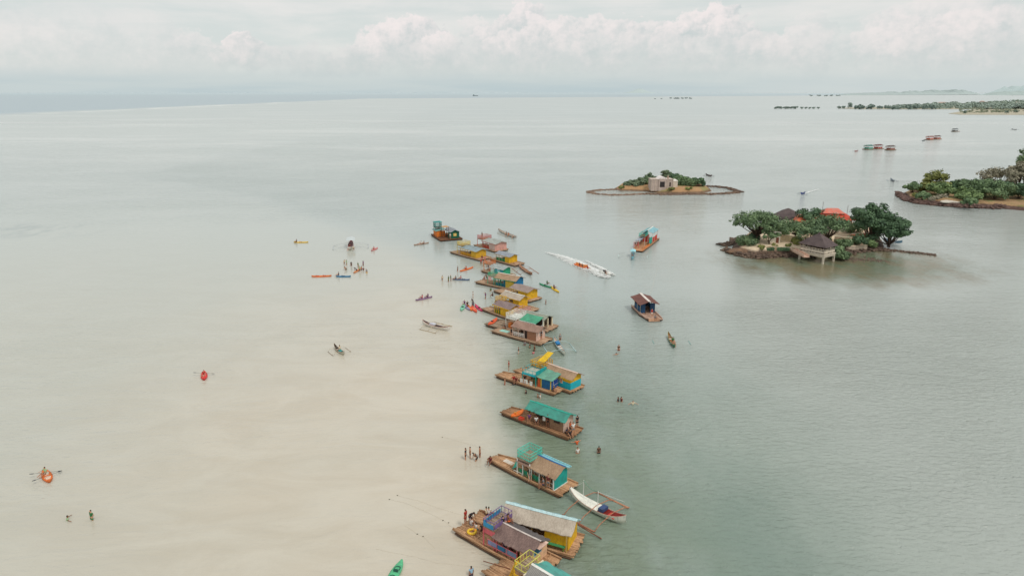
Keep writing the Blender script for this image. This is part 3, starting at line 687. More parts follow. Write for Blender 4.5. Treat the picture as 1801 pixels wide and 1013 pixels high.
rail(c, [(4.4, 2.9), (7.0, 2.9), (7.0, 3.6)], 2.2, 2.95, YEL, .3, 3)
box(c, 'banner', WHITE, 4.6, 5.9, .16, .19, z+.1, z+.72); box(c, 'banner', WHITE, 6.35, 6.8, .02, .05, z+.05, z+.75); bench(c, 5.0, 7.6, 2.1, z, P(60, 90, 60), .4, False); table(c, 6.8, 1.3, z, GREEN)
box(c, 'wall', P(220, 100, 50), 7.3, 7.75, .66, .70, z, 1.8); box(c, 'wall', DARK, 5.0, 7.8, 2.6, 2.64, z, 1.8)
# ---- yellow and cyan cabin behind it
c = raft((902, 652), -43, 11.0, 3.0, 'floating cottage with cyan and yellow walls and a tan ridge roof', taper=.7)
gable(c, 5.4, 11.0, .1, 1.4, 2.9, 2.1, 2.85, TH_TAN, TH_PINK, P(214, 186, 170), 21, capw=.14)
box(c, 'eave_board', YEL, 5.5, 11.0, .06, .10, 1.9, 2.05)
box(c, 'wall', CYAN, 8.3, 10.5, .35, .40, z, 1.45); box(c, 'wall', YEL, 8.3, 10.5, .35, .40, 1.452, 2.08); box(c, 'wall', CYAN, 10.5, 10.55, .35, 2.7, z, 1.5); gable_wall(c, 10.5, .35, 2.7, 1.502, 2.08, 1.4, 2.76, YEL); gable_wall(c, 8.25, .35, 2.7, z, 2.08, 1.4, 2.76, CYAN)
window(c, 8.7, 9.1, .325, .345, 1.1, 1.7, WHITE, P(214, 150, 110)); posts(c, [(x, y) for x in (5.9, 7.1) for y in (.35, 2.7)], 2.08, YEL)
balcony(c, 3.4, 5.2, .2, 2.6, 2.2, .8, YEL, BAMBG, YEL, .3, 3)
part(c, 'sun_shade', MB().slab([(4.3, .6, 2.95), (5.6, .6, 3.1), (5.6, 2.6, 4.0), (4.5, 2.6, 3.9)], (0, 0, .04)), P(232, 178, 24)); posts(c, [(4.4, .6), (5.5, .6), (4.5, 2.5), (5.5, 2.5)], 3.0, YEL, .035, 2.2)
bench(c, 5.9, 8.0, 2.1, z, YEL, .4, False)
# ---- brown roofed, pinkish
c = raft((862, 582), -37, 10.7, 3.3, 'floating cottage with plain brown thatch roof and woven brown walls', dm=BAMB2, taper=.6)
gable(c, 4.2, 9.9, .25, 1.9, 3.1, 2.1, 2.75, TH_PINK, TH_BROWN, None, 22)
box(c, 'wall', mat('thatch', sRGB(182, 130, 100), sRGB(144, 96, 72), .9), 7.5, 9.4, .55, .60, z, 2.05); gable_wall(c, 9.4, .5, 2.9, z, 2.08, 1.9, 2.66, PALEPINK); window(c, 9.456, 9.48, 1.4, 2.2, 1.2, 1.8, WHITE, P(120, 130, 140)); box(c, 'door', DARK, 7.0, 7.45, .56, .60, z, 1.9)
rail(c, [(4.5, .45), (7.0, .45)], z+.1, z+.8, WHITE, .4, 2); box(c, 'rail_panel', P(200, 190, 184), 4.55, 6.95, .48, .51, z+.4, z+.75); posts(c, [(x, y) for x in (4.5, 5.7, 6.9, 9.42) for y in (.5, 2.9)], 2.07, PALEPINK)
bench(c, 4.6, 6.9, 2.3, z, WOOD, .4, False); box(c, 'mat', P(150, 200, 186), 1.2, 3.0, .9, 1.9, z+.03, z+.045); box(c, 'wall', DARK, 4.6, 9.3, 2.85, 2.9, z, 2.0)
# ---- green roof, white balcony
c = raft((851, 570), -38, 10.2, 4.4, 'floating cottage with light green roof and big white roof balcony', dm=BAMBG, taper=.7)
part(c, 'roof', slope_mesh(6.6, 10.2, 4.0, 2.75, 1.6, 2.15, .02, .02, seed=25), sheet(74, 172, 132)); box(c, 'eave_board', WHITE, 6.6, 10.2, 1.50, 1.56, 2.05, 2.2)
balcony(c, 4.3, 6.5, .9, 4.0, 2.35, .85, WHITE, WHITE, WHITE, .3, 4); box(c, 'rail_panel', WHITE, 4.4, 6.4, .83, .86, 2.2, 2.7)
posts(c, [(x, y) for x in (6.7, 8.4, 10.1) for y in (1.65, 3.9)], 2.1, WHITE, .06); box(c, 'wall', DARK, 6.7, 10.0, 3.8, 3.85, z, 2.4)
box(c, 'wall', P(60, 110, 90), 6.8, 8.2, 1.8, 1.84, z, 1.5); bench(c, 7.0, 9.8, 3.2, z, WOOD, .4, False); box(c, 'counter', ORANGE, 4.6, 5.2, 1.2, 1.8, z, z+.9); rail(c, [(10.1, 1.65), (10.1, 3.9)], z+.1, z+.9, WHITE, .3, 2)
# ---- grey-green roof with cream posts, behind
cc = G(960, 582, .42); b0 = cc-Vector((math.cos(R(-38)), math.sin(R(-38)), 0))*8.5
c = raft(topx(b0), -38, 8.7, 3.6, 'floating cottage with grey green roof and cream posts behind the white balcony', dm=BAMB2, taper=.8)
gable(c, 3.0, 7.9, .2, 1.8, 3.3, 2.1, 2.6, sheet(160, 164, 146), sheet(150, 158, 142), P(190, 200, 190), 27, capw=.08)
posts(c, [(x, y) for x in (3.4, 4.9, 6.3, 7.6) for y in (.5, 3.1)]+[(7.6, 1.8)], 2.1, CREAM, .11); box(c, 'wall', DARK, 3.4, 7.5, 3.0, 3.05, z, 2.0); rail(c, [(3.4, .5), (6.3, .5)], z+.1, z+.8, PINK, .3, 2)
balcony(c, 1.2, 3.0, .4, 3.0, 2.2, .7, P(216, 150, 150), BAMBG, PALEPINK, .3, 2); bench(c, 4.8, 7.2, 2.4, z, WOOD, .4, False)
# ---- pair of yellow cottages
simple((845, 543), -47, 10.0, 3.2, 'floating cottage with yellow cabin and grey violet roof, yellow balcony at its bow end', 3.4, 8.2, mat('thatch', sRGB(150, 130, 126), sRGB(112, 96, 96), .9), YEL, 5.4, None, None, P(120, 130, 30), 2.1, 2.65, (2.4, 3.9, 1.6, 3.3, 2.3, .75), YEL, P(60, 110, 40), BAMB2, None, YEL)
cc = G(862, 533, .42)
simple((869, 531), -45, 9.2, 3.0, 'floating cottage with pale grey roof, white ridge and yellow end wall', 1.6, 7.0, TH_GREY, YEL, 5.0, None, P(214, 212, 204), YEL, 2.15, 2.85, None, None, YEL, BAMB2, None, YEL)
simple((866, 511), -46, 10.8, 3.6, 'floating cottage with yellow box cabin, olive bench panel and mauve grey roof', 4.9, 10.3, mat('thatch', sRGB(166, 148, 140), sRGB(128, 112, 106), .9), YEL, 7.4, None, None, P(110, 120, 34), 2.1, 2.6, None, None, P(100, 110, 30), BAMB2, None, P(200, 170, 90))
c = simple((834, 496), -35, 10.6, 3.8, 'floating cottage with dark teal cabin, tan roof with white ridge and green frame', 5.2, 11.0, TH_TAN, P(14, 98, 116), 7.7, P(20, 112, 160), P(214, 208, 196), P(14, 104, 124), 2.2, 3.0, (3.4, 5.0, .4, 2.8, 2.3, .7), P(70, 170, 130), P(14, 98, 116), BAMB2, TH_PINK, GREEN)
box(c, 'wall_panel', P(200, 176, 60), 8.2, 10.3, .24, .27, z+.1, 1.9); box(c, 'banner', P(220, 170, 160), 3.6, 4.4, .33, .36, 1.4, 2.1)
c = simple((845, 476), -44, 8.6, 2.9, 'small floating cottage with turquoise and light blue walls in the crowded middle', 3.0, 7.6, sheet(168, 178, 176), P(40, 150, 160), 4.6, P(40, 160, 120), None, P(120, 180, 200), 2.0, 2.4, (.9, 2.7, .3, 2.4, 2.2, .7), ORANGE, ORANGE, BAMB2, sheet(180, 170, 160), WHITE)
box(c, 'banner', WHITE, 3.2, 4.2, .2, .23, z+.1, z+.9); box(c, 'banner', P(150, 190, 214), 5.2, 6.0, .24, .27, z+.5, z+1.3)
simple((860, 455), -47, 9.4, 3.2, 'floating cottage with blue grey roof, yellow cabin and green boat shaped rail', 2.0, 7.6, sheet(156, 164, 174), YEL, 5.6, None, None, P(40, 140, 80), 2.1, 2.6, None, None, GREEN, BAMB2, None, P(180, 160, 120))
simple((790, 443), -47, 12.0, 4.0, 'floating cottage with yellow walls, pale blue roof and a yellow roofed balcony', 4.0, 10.8, sheet(150, 170, 176), P(206, 160, 40), 8.6, None, None, P(206, 150, 40), 2.2, 2.7, (2.6, 4.6, .6, 3.4, 2.6, .9), P(226, 190, 50), YEL, BAMB2, None, P(196, 150, 50))
simple((832, 431), -52, 10.0, 4.4, 'floating cottage with pale green grey roof, pink walls and red roof edge', 4.0, 10.0, sheet(176, 182, 174), P(206, 176, 164), 7.0, P(206, 150, 136), None, P(196, 84, 60), 2.3, 2.8, (1.2, 3.6, .6, 3.6, 2.4, .9), RED, P(160, 60, 50), BAMB2, None, P(176, 96, 84))
# the farthest moored one: two huts on one raft
c = raft((757, 412), -66, 9.6, 6.4, 'floating cottage farthest from the camera, dark green and orange with a turquoise lookout', dm=WOOD, taper=.7)
GRN = P(16, 92, 70)
gable(c, 3.4, 8.9, 3.0, 4.5, 6.1, 2.3, 2.95, sheet(158, 164, 172), sheet(150, 158, 166), None, 33)
box(c, 'wall', GRN, 3.6, 8.4, 5.85, 5.9, z, 2.2); gable_wall(c, 8.4, 3.2, 5.9, z, 2.25, 4.5, 2.85, GRN); box(c, 'wall', GRN, 6.8, 8.4, 3.2, 3.25, z, 2.2); window(c, 8.455, 8.48, 4.2, 5.0, 1.1, 1.8, YEL, P(220, 190, 110))
box(c, 'wall', ORANGE, 4.6, 4.65, .5, 3.0, z, 2.1); box(c, 'wall', ORANGE, 1.6, 4.6, .45, .5, z, 2.1); box(c, 'wall', ORANGE, 1.6, 1.65, .5, 3.0, z, 2.1)
part(c, 'roof', slope_mesh(1.3, 4.8, 3.1, 2.5, .1, 2.15, .02, .03, seed=35), sheet(130, 184, 176)); balcony(c, 1.4, 3.2, .6, 2.4, 2.8, 1.2, P(20, 130, 120), WOOD, P(20, 130, 120), .25, 4)
box(c, 'roof', P(20, 130, 124), 1.2, 3.4, .4, 2.6, 4.3, 4.36); posts(c, [(1.4, .6), (3.2, .6), (1.4, 2.4), (3.2, 2.4)], 4.3, P(20, 130, 120), .05, 2.8); box(c, 'roof', P(186, 140, 84), 5.0, 7.0, 1.6, 3.4, 3.5, 3.56); posts(c, [(5.1, 1.7), (6.9, 1.7), (5.1, 3.3), (6.9, 3.3)], 3.5, WOOD)
# ---- two cottages under tow on the right
c = raft((1134, 566), 77, 8.6, 3.0, 'towed floating cottage on the right with maroon roof, white ridge and dark blue walls', name='floating_cottage', group='floating cottages under tow', dm=mat('bamboo', sRGB(206, 176, 156), sRGB(164, 130, 110), .8), taper=.75)
# here x runs away from the camera, y to the left
c.t.location = G(1166, 566, 0) ; c.t.rotation_euler.z = R(97); c.t.scale = (1.06, 1.06, 1.06)
gable(c, 3.0, 8.3, -.35, 1.5, 3.35, 2.2, 2.8, mat('thatch', sRGB(128, 86, 76), sRGB(96, 62, 56), .9), None, P(216, 206, 198), 41, capw=.24)
for (y0, y1) in ((.2, 1.05), (1.95, 2.8)): box(c, 'wall', P(24, 70, 108), 3.9, 3.95, y0, y1, z, 2.15)
box(c, 'wall', P(24, 70, 108), 3.9, 7.6, .2, .25, z, 1.4); box(c, 'wall', P(24, 70, 108), 3.9, 7.6, 2.75, 2.8, z, 1.4); box(c, 'wall', P(30, 60, 90), 7.6, 7.65, .25, 2.75, z, 2.2)
posts(c, [(x, y) for x in (4.0, 5.8, 7.5) for y in (.22, 2.78)], 2.2, CREAM, .05); bench(c, 4.4, 7.2, 2.2, z, P(150, 90, 60), .4, False); rail(c, [(.4, .1), (3.8, .02)], z, z+.25, PALEPINK, .6, 1); rail(c, [(.4, 2.9), (3.8, 2.98)], z, z+.25, PALEPINK, .6, 1)
box(c, 'bow_board', P(196, 150, 120), 0.1, .16, .5, 2.5, .1, .62)
c = raft((1113, 438), 62, 18.5, 3.6, 'towed floating cottage crowded with people, orange sides, light blue roof and red cabin', group='floating cottages under tow', dm=mat('bamboo', sRGB(206, 160, 120), sRGB(160, 110, 76), .8), taper=.7)
c.t.location = G(1130, 445, 0); c.t.rotation_euler.z = R(65)
gable(c, 11.4, 17.8, .1, 1.8, 3.5, 3.1, 3.8, sheet(140, 196, 206), sheet(120, 186, 190), WHITE, 44); box(c, 'wall', RED, 12.4, 17.4, .4, .45, z, 1.7); box(c, 'wall', RED, 12.2, 12.25, 1.4, 3.15, z, 2.5); box(c, 'wall', P(60, 120, 140), 12.4, 17.4, 3.15, 3.2, z, 2.7); posts(c, [(11.9, .4), (14.4, .4), (17.4, .4), (11.9, 3.15), (17.4, 3.15)], 3.05, WHITE); box(c, 'banner', WHITE, 13.0, 14.6, .36, .385, 1.75, 2.4)
box(c, 'wall', P(30, 160, 140), 8.4, 11.4, .4, .45, z, 2.2); part(c, 'roof', slope_mesh(4.4, 10.6, 1.7, 2.5, 3.4, 2.1, .02, .03, seed=45), sheet(176, 186, 200)); balcony(c, 7.4, 11.0, 1.4, 3.1, 2.7, .8, P(60, 180, 160), WOOD, WHITE, .3, 2)
rail(c, [(.6, .25), (8.2, .15)], z, z+.55, ORANGE, .4, 2); box(c, 'rail_panel', ORANGE, 2.8, 7.9, .08, .11, z+.05, z+.5); posts(c, [(2.8, 3.1), (5.0, 3.1), (2.8, 1.9)], 2.2, PINK)
# ---- small far convoy
far = [((1524, 263), sheet(60, 120, 110), P(40, 150, 130), 'turquoise', 'leftmost of the far convoy'), ((1541, 262), sheet(110, 60, 60), P(170, 70, 66), 'red', 'second from the left in the far convoy'), ((1563, 264), sheet(96, 80, 76), P(140, 84, 74), 'brown', 'third from the left in the far convoy'),
       ((1633, 246), sheet(150, 80, 70), P(196, 96, 80), 'salmon', 'left of the distant pair'), ((1646, 245), sheet(90, 60, 56), P(170, 80, 70), 'dark red', 'right of the distant pair'), ((1678, 231.5), sheet(90, 100, 104), P(120, 130, 134), 'grey', 'farthest and rightmost of the distant convoy')]
for i, (bp, rm, wm, cn, wh) in enumerate(far):
    c = raft(bp, 28, 9.0 if i != 5 else 11, 4.2, f'small {cn} floating cottage, {wh}', group='floating cottages towed far away', dm=BAMB2, taper=.8)
    gable(c, 2.5, 8.2, .1, 2.1, 4.1, 2.6, 3.4, rm, None, None, 50+i); box(c, 'wall', wm, 2.9, 7.6, .4, .45, z, 1.6); box(c, 'wall', wm, 2.9, 2.95, .5, 3.8, z, 1.6); posts(c, [(x, y) for x in (3, 5.4, 7.6) for y in (.4, 3.8)], 2.6, WHITE, .07)
    balcony(c, .8, 2.4, .6, 3.4, 2.4, .9, wm, WOOD, wm, .5, 2)

# ------------------------------------------------------------------ boats
def hull(L, Wd, D, sheer=.35, n=15, flat=.0, inner=True, zb=-.12):
    """open double-ended boat along x, centred; returns (outer, deck/inner)"""
    def half(u): return Wd/2*max(0.0, math.sin(math.pi*u))**.62 if flat == 0 else Wd/2*min(1, (math.sin(math.pi*u)**.5))
    o = MB(); rings = []; ri = []
    for i in range(n+1):
        u = i/n; x = (u-.5)*L; hw = max(.012, half(u)); e = abs(2*u-1)**3; zt = zb+D+sheer*e; z0 = zb+sheer*.8*e
        rings.append([(x, -hw, zt), (x, -hw*.8, z0+(zt-z0)*.45), (x, -hw*.25, z0), (x, hw*.25, z0), (x, hw*.8, z0+(zt-z0)*.45), (x, hw, zt)])
        ri.append([(x*.97, -hw*.82, zt+.004), (x*.97, -hw*.5, max(zt-.22, z0+.06)), (x*.97, hw*.5, max(zt-.22, z0+.06)), (x*.97, hw*.82, zt+.004)])
    o.loft(rings, closed=False, caps=False)
    rim = MB()
    for s in (0, 5): rim.tube([r[s] for r in rings], .028, 5)
    inn = MB(); inn.loft(ri, closed=False, caps=False)
    return o, rim, inn
def bangka(p0, p1, label, hc, rimc, inc, Wd=.75, D=.55, arms=3, span=2.6, floatc=None, floatlen=.62, cabin=None, canopy=None, mast=False, armm=None, sheer=.5, group='outrigger boats', z=.0, fscale=1.0, deckc=None, seats=None):
    a, b = G(*p0, .1), G(*p1, .1); L = (b-a).length; m_ = (a+b)/2; ang = math.atan2(b.y-a.y, b.x-a.x)
    t = thing('outrigger_boat', label, 'outrigger boat', (m_.x, m_.y, z), ang, group)
    o, rim, inn = hull(L, Wd, D, sheer); o.build('hull', hc, t, True); rim.build('gunwale', rimc, t); inn.build('inside', inc, t, True)
    for i in range(arms):
        x = L*(-.27+.54*i/max(1, arms-1)) if arms > 1 else 0
        pts = [(x, -span, .02), (x, -span*.72, .42), (x, -.2, D), (x, .2, D), (x, span*.72, .42), (x, span, .02)]
        MB().tube(pts, .035*fscale, 6).build('cross_arm', armm or floatc or BAMB, t, True)
    for s in (-1, 1):
        fl = L*floatlen; MB().tube([(-fl/2, s*span, .02), (0, s*span, .0), (fl/2-.3, s*span, .03), (fl/2, s*span, .18)], [.06*fscale, .075*fscale, .07*fscale, .03], 6).build('outrigger_float', floatc or BAMB, t, True)
    if deckc:
        x0, x1, dm_ = deckc; mb = MB()
        def f(u, v):
            x = x0+(x1-x0)*u; uu = x/L+.5; hw = Wd/2*math.sin(math.pi*uu)**.62; e = abs(2*uu-1)**3
            return (x, (v-.5)*2*hw, D-.12+sheer*e+.03+.10*(1-(2*v-1)**2))
        mb.grid(f, 12, 6); mb.build('foredeck', dm_, t, True)
    if cabin: x0, x1, h, cm_ = cabin; MB().boxb(x0, x1, -Wd*.38, Wd*.38, D-.1, D-.1+h).build('engine_box', cm_, t)
    if seats:
        for x in seats[0]: MB().boxb(x-.12, x+.12, -Wd*.36, Wd*.36, D-.2, D-.14).build('seat', seats[1], t)
    if canopy:
        x0, x1, h, cm_ = canopy; mb = MB(); mb.grid(lambda u, v: (x0+(x1-x0)*u, (v-.5)*Wd*1.5, h+.18*math.sin(math.pi*v)), 4, 6); mb.build('canopy', cm_, t, True)
        for x in (x0+.1, x1-.1):
            for s in (-1, 1): MB().tube([(x, s*Wd*.42, D-.15), (x, s*Wd*.6, h+.06)], .03, 5).build('canopy_post', WHITE, t)
    if mast:
        ps = [(-L*.24, 2.1), (L*.02, 1.7)]
        for x, h in ps: MB().tube([(x, 0, D-.1), (x, 0, D+h)], .035, 6).build('mast', WHITE, t)
        mb = MB(); pts = [Vector((ps[0][0], 0, D+ps[0][1]-.05)).lerp(Vector((ps[1][0], 0, D+ps[1][1]-.05)), k/8)+Vector((0, 0, -.3*math.sin(math.pi*k/8))) for k in range(9)]
        mb.tube(pts, .05, 5).build('furled_cover', P(110, 140, 120), t)
        MB().tube([(ps[1][0], 0, D+1.6), (.2*L, span, .5)], .014, 4).build('stay_line', WHITE, t)
        MB().tube([(-L*.24, -.05, D+1.9), (-L*.47, 0, D+.4)], .014, 4).build('stay_line', WHITE, t)
    return t
BW = P(224, 218, 206)
bangka((1001, 873), (1100, 925), 'large white outrigger boat with bamboo floats and a red cockpit beside the yellow cottage', BW, P(206, 160, 140), P(150, 40, 34), 1.2, .7, 3, 2.75, mat('bamboo', sRGB(196, 140, 108), sRGB(150, 96, 72), .8), .58, (.55, 1.1, .34, P(50, 70, 110)), None, True, None, .75, fscale=1.35, deckc=(-3.3, .5, BW), seats=((1.7, 2.3), RED))
bangka((974, 599), (994, 626), 'white outrigger boat with blue cover moored at the stern of the brown thatched cottage', BW, P(150, 190, 200), P(190, 170, 150), .8, .6, 2, 2.3, P(170, 196, 196), .6, (-1.6, -.6, .25, P(30, 120, 180)), seats=((.2, 1.0), WHITE))
bangka((743, 570), (791, 582), 'white outrigger boat with pink trim and black covers anchored alone on the sand bar', P(230, 214, 206), P(226, 168, 156), P(60, 52, 54), .85, .6, 3, 2.2, mat('bamboo', sRGB(206, 190, 160), sRGB(160, 140, 110), .8), .62, (-1.3, -.1, .22, P(190, 190, 200)), seats=((.5, 1.3), P(40, 44, 44)))
bangka((588, 611), (606, 625), 'small outrigger boat with teal bow half drifting over the sand bar', P(196, 190, 170), P(140, 120, 96), P(60, 50, 44), .62, .45, 2, 1.5, BAMBG, .5, armm=P(190, 180, 158), fscale=.6, deckc=(.2, 1.3, P(24, 130, 130)), seats=((-.6, .2), BW))
bangka((618, 428), (616, 441), 'white canopied outrigger boat pointing at the camera, full of passengers', BW, P(200, 120, 120), P(110, 60, 60), 1.5, .8, 2, 4.6, P(180, 186, 190), .5, None, (-3.0, 1.8, 2.1, P(190, 198, 198)))
bangka((1175, 590), (1187, 613), 'narrow green outrigger boat towing the blue walled cottage', P(70, 120, 90), P(150, 150, 90), P(150, 110, 70), .75, .5, 2, 3.0, P(104, 166, 160), .3, None, None, False, P(176, 188, 184), .45, fscale=.6, seats=((-.8,), WHITE), group='outrigger boats')
bangka((1114, 444), (1112, 458), 'light blue outrigger boat towing the crowded orange cottage', P(120, 180, 196), P(120, 186, 196), P(100, 140, 150), .9, .7, 2, 3.6, P(196, 216, 214), .35, None, (-1.6, 1.2, 1.5, P(150, 206, 214)), armm=P(176, 188, 186), fscale=.7)
bangka((876, 406), (908, 420), 'long thin pale outrigger boat with three people beyond the cottages', P(196, 186, 176), P(220, 212, 200), P(170, 150, 130), .8, .55, 2, 1.6, BAMBG, .5)
bangka((912, 468), (936, 485), 'brown outrigger boat moored behind the turquoise cottage', P(150, 100, 70), P(206, 170, 150), P(160, 120, 90), .8, .5, 3, 2.2, mat('bamboo', sRGB(190, 130, 100), sRGB(140, 90, 70), .8), .7)
bangka((1553, 424), (1586, 430), 'blue outrigger boat resting under the dark tree on the island', P(110, 150, 180), P(150, 180, 200), P(90, 100, 110), .9, .6, 2, 2.2, P(170, 180, 186), .7, z=.3)
bangka((1408, 341.5), (1416, 340.5), 'tiny blue outrigger boat under way behind the island', P(60, 80, 150), P(80, 100, 160), P(60, 60, 90), .9, .6, 2, 2.0, P(150, 160, 170), .6)
bangka((1241, 308), (1252, 310.5), 'tiny dark boat beyond the stone building islet', P(90, 70, 70), P(110, 90, 90), P(70, 60, 60), .9, .6, 2, 2.0, P(120, 120, 120), .6)
bangka((1566, 316), (1573, 320), 'tiny grey boat left of the green islet', P(120, 130, 140), P(120, 130, 140), P(90, 100, 110), .9, .6, 2, 2.0, P(150, 160, 170), .6)
bangka((1779, 228), (1788, 229), 'tiny pale boat near the right edge of the bay', P(160, 160, 160), P(190, 190, 190), P(120, 120, 120), 1.0, .8, 2, 3.0, P(150, 160, 170), .6)
bangka((1622, 248.6), (1627, 247), 'tiny dark boat pulling the distant pair of cottages', P(70, 80, 90), P(90, 100, 110), P(60, 60, 70), .9, .6, 2, 2.0, P(150, 160, 170), .6)
bangka((1503, 267), (1509, 266), 'tiny reddish boat pulling the far convoy', P(180, 110, 100), P(190, 130, 120), P(120, 80, 80), .9, .6, 2, 2.0, P(150, 160, 170), .6)

def kayak(p0, p1, label, c1, c2=None, Wd=.78, seats=1, paddles=0, group='kayaks', z=0.0, name='kayak', h=.34, Lmax=None):
    a, b = G(*p0, z+.15), G(*p1, z+.15); L = (b-a).length; m_ = (a+b)/2; ang = math.atan2(b.y-a.y, b.x-a.x)
    t = thing(name, label, 'kayak', (m_.x, m_.y, z), ang, group); mb = MB(); rings = []; n = 16
    for i in range(n+1):
        u = i/n; x = (u-.5)*L; w_ = max(.02, Wd/2*math.sin(math.pi*min(.985, max(.015, u)))**.55); e = abs(2*u-1)**3; zt = .20+.14*e; ring = []
        sx = any(abs(x-s_) < .42 for s_ in ([0] if seats == 1 else [-L*.2, L*.16])); dip = .11 if sx else 0
        for (yy, zz) in ((-1, zt-.06), (-.72, zt), (-.35, zt+.02-dip), (0, zt+.035-dip), (.35, zt+.02-dip), (.72, zt), (1, zt-.06), (.75, -.06+.12*e), (0, -.10+.14*e), (-.75, -.06+.12*e)): ring.append((x, yy*w_, zz))
        rings.append(ring)
    mb.loft(rings); mb.build('hull', c1, t, True)
    for s_ in ([0] if seats == 1 else [-L*.2, L*.16]): MB().boxb(s_-.34, s_-.28, -.2, .2, .15, .42).build('seat_back', c2 or P(60, 50, 50), t); MB().torus((s_+.05, 0, .225), .27, .03, n=14, m=5).build('cockpit_rim', c2 or c1, t, True)
    for i in range(paddles):
        x = .35+i*-.9; tw = .35*(-1)**i; p = Vector((x-tw, -1.05, .28)); q = Vector((x+tw, 1.05, .5)); pd = MB().tube([p, q], .016, 5).build('paddle', P(60, 60, 64), t)
        for e_, o_ in ((p, q), (q, p)):
            d_ = (e_-o_).normalized(); m2 = MB(); m2.slab([tuple(e_-d_*.05+Vector((-.03, 0, 0))), tuple(e_+d_*.1+Vector((-.09, 0, 0))), tuple(e_+d_*.38+Vector((-.06, 0, 0))), tuple(e_+d_*.38+Vector((.06, 0, 0))), tuple(e_+d_*.1+Vector((.09, 0, 0))), tuple(e_-d_*.05+Vector((.03, 0, 0)))], (0, 0, .02)); m2.build('blade', P(50, 54, 60), pd)
    return t
KO = P(236, 106, 34); KR = P(214, 48, 44); KG = P(84, 178, 128); KY = P(232, 178, 40); KB = P(40, 112, 150)
kayak((359, 667.5), (359, 653.5), 'single bright red kayak with spread paddle alone on the open shallows', KR, P(236, 140, 130), .95, 1, 1)
kayak((87, 847), (78, 826), 'orange tandem kayak seen end on at the far left, two paddles spread', KO, P(240, 220, 200), 1.0, 2, 2)
kayak((681, 1030), (707, 986), 'mint green two seat kayak cut by the bottom edge', KG, P(40, 90, 80), .95, 2, 0)
kayak((548, 486), (583, 485), 'long orange empty tandem kayak left of the bathing group', KO, P(190, 60, 30), .95, 2)
kayak((591, 486), (617, 486), 'blue kayak with one paddler near the bathing group', KB, P(24, 70, 110), .9, 1)
kayak((517, 426), (542, 426), 'yellow kayak farthest left of the bathing group', KY, P(190, 130, 60), .9, 1)
kayak((809, 477), (832, 470), 'orange kayak with one paddler left of the crowded cottages', KO, P(190, 70, 40), .9, 1)
kayak((622, 480), (634, 472), 'orange brown kayak pulled up among the bathers', P(206, 130, 80), None, .8, 1)
kayak((949, 499), (971, 506), 'green kayak next to a yellow one right of the cottages', P(40, 130, 90), None, .8, 1)
kayak((969, 504), (983, 514), 'short yellow kayak touching the green one', KY, None, .8, 1)
kayak((653, 441), (664, 436), 'tiny pink kayak right of the canopied boat', P(200, 120, 120), None, .8, 1)
kayak((811, 546), (817, 534), 'pale green kayak, leftmost of the row drawn up at the bow', P(120, 190, 160), None, .9, 1, group='kayaks in a row at the cottage bow')
kayak((826, 545), (817, 534), 'lilac grey kayak second from left in the row at the bow', P(150, 140, 170), None, .8, 1, group='kayaks in a row at the cottage bow')
kayak((830, 546), (821, 536), 'light orange kayak in the middle of the row at the bow', KO, P(240, 150, 90), .85, 1, group='kayaks in a row at the cottage bow')
kayak((838, 549), (830, 538), 'red orange kayak fourth from left in the row at the bow', P(230, 80, 40), P(240, 160, 140), .85, 1, group='kayaks in a row at the cottage bow')
kayak((848, 547), (836, 536), 'magenta kayak, rightmost of the row at the bow', P(196, 50, 90), None, .8, 1, group='kayaks in a row at the cottage bow')
kayak((899, 732), (920, 722), 'orange kayak lying on the deck in front of the teal roof', KO, P(236, 150, 60), .95, 1, z=.45, group='kayaks lying on cottage decks')
kayak((859, 571), (874, 560), 'red orange kayak lying on the pale deck before the white balcony', P(232, 84, 40), None, .95, 1, z=.45, group='kayaks lying on cottage decks')
kayak((731, 528), (760, 522), 'long slim purple canoe with two people', P(130, 100, 130), P(170, 130, 160), .7, 2, name='canoe', group='canoes')
kayak((796, 491), (826, 492), 'long slim grey blue canoe with one paddler and a green clad helper', P(80, 100, 130), P(60, 80, 110), .7, 2, name='canoe', group='canoes')
kayak((728, 431), (754, 427), 'slim brown canoe with two people left of the farthest cottage', P(160, 130, 112), P(190, 160, 150), .8, 2, name='canoe', group='canoes')

# speed boat, towed inflatable and foam
a = G(1055, 479, 0); b = G(1076, 487, 0); ang = math.atan2(b.y-a.y, b.x-a.x)
t_ = thing('speed_boat', 'small white speed boat with dark rider throwing up foam', 'speed boat', ((a.x+b.x)/2, (a.y+b.y)/2, 0), ang)
mb = MB(); rings = []
for i in range(11):
    u = i/10; x = (u-.5)*3.6; w_ = .62*(1-max(0, (u-.45)/.55)**2.2)+.02; zt = .5+.22*u*u
    rings.append([(x, -w_, zt), (x, -w_*.75, .12+.25*u*u), (x, 0, -.15+.3*u**3), (x, w_*.75, .12+.25*u*u), (x, w_, zt), (x, w_*.5, zt+.02), (x, 0, zt+.06), (x, -w_*.5, zt+.02)])
mb.loft(rings); mb.build('hull', WHITE, t_, True); MB().boxb(-.9, .1, -.17, .17, .56, .88).build('seat', P(50, 50, 54), t_); MB().tube([(.45, -.4, 1.05), (.38, 0, 1.1), (.45, .4, 1.05)], .03, 6).build('handlebar', P(40, 40, 44), t_); MB().boxb(.3, .9, -.22, .22, .6, .92).build('cowling', P(200, 196, 190), t_)
a = G(1008, 464, 0); b = G(1036, 474, 0); ang = math.atan2(b.y-a.y, b.x-a.x)
t_ = thing('banana_boat', 'orange inflatable banana boat pulled through white foam', 'inflatable boat', ((a.x+b.x)/2, (a.y+b.y)/2, 0), ang)
for s in (-.45, .45): MB().tube([(-2.2, s, .28), (-1.6, s, .18), (0, s, .16), (1.8, s, .2), (2.4, s*.7, .5)], [.12, .24, .26, .24, .1], 10).build('side_tube', KO, t_, True)
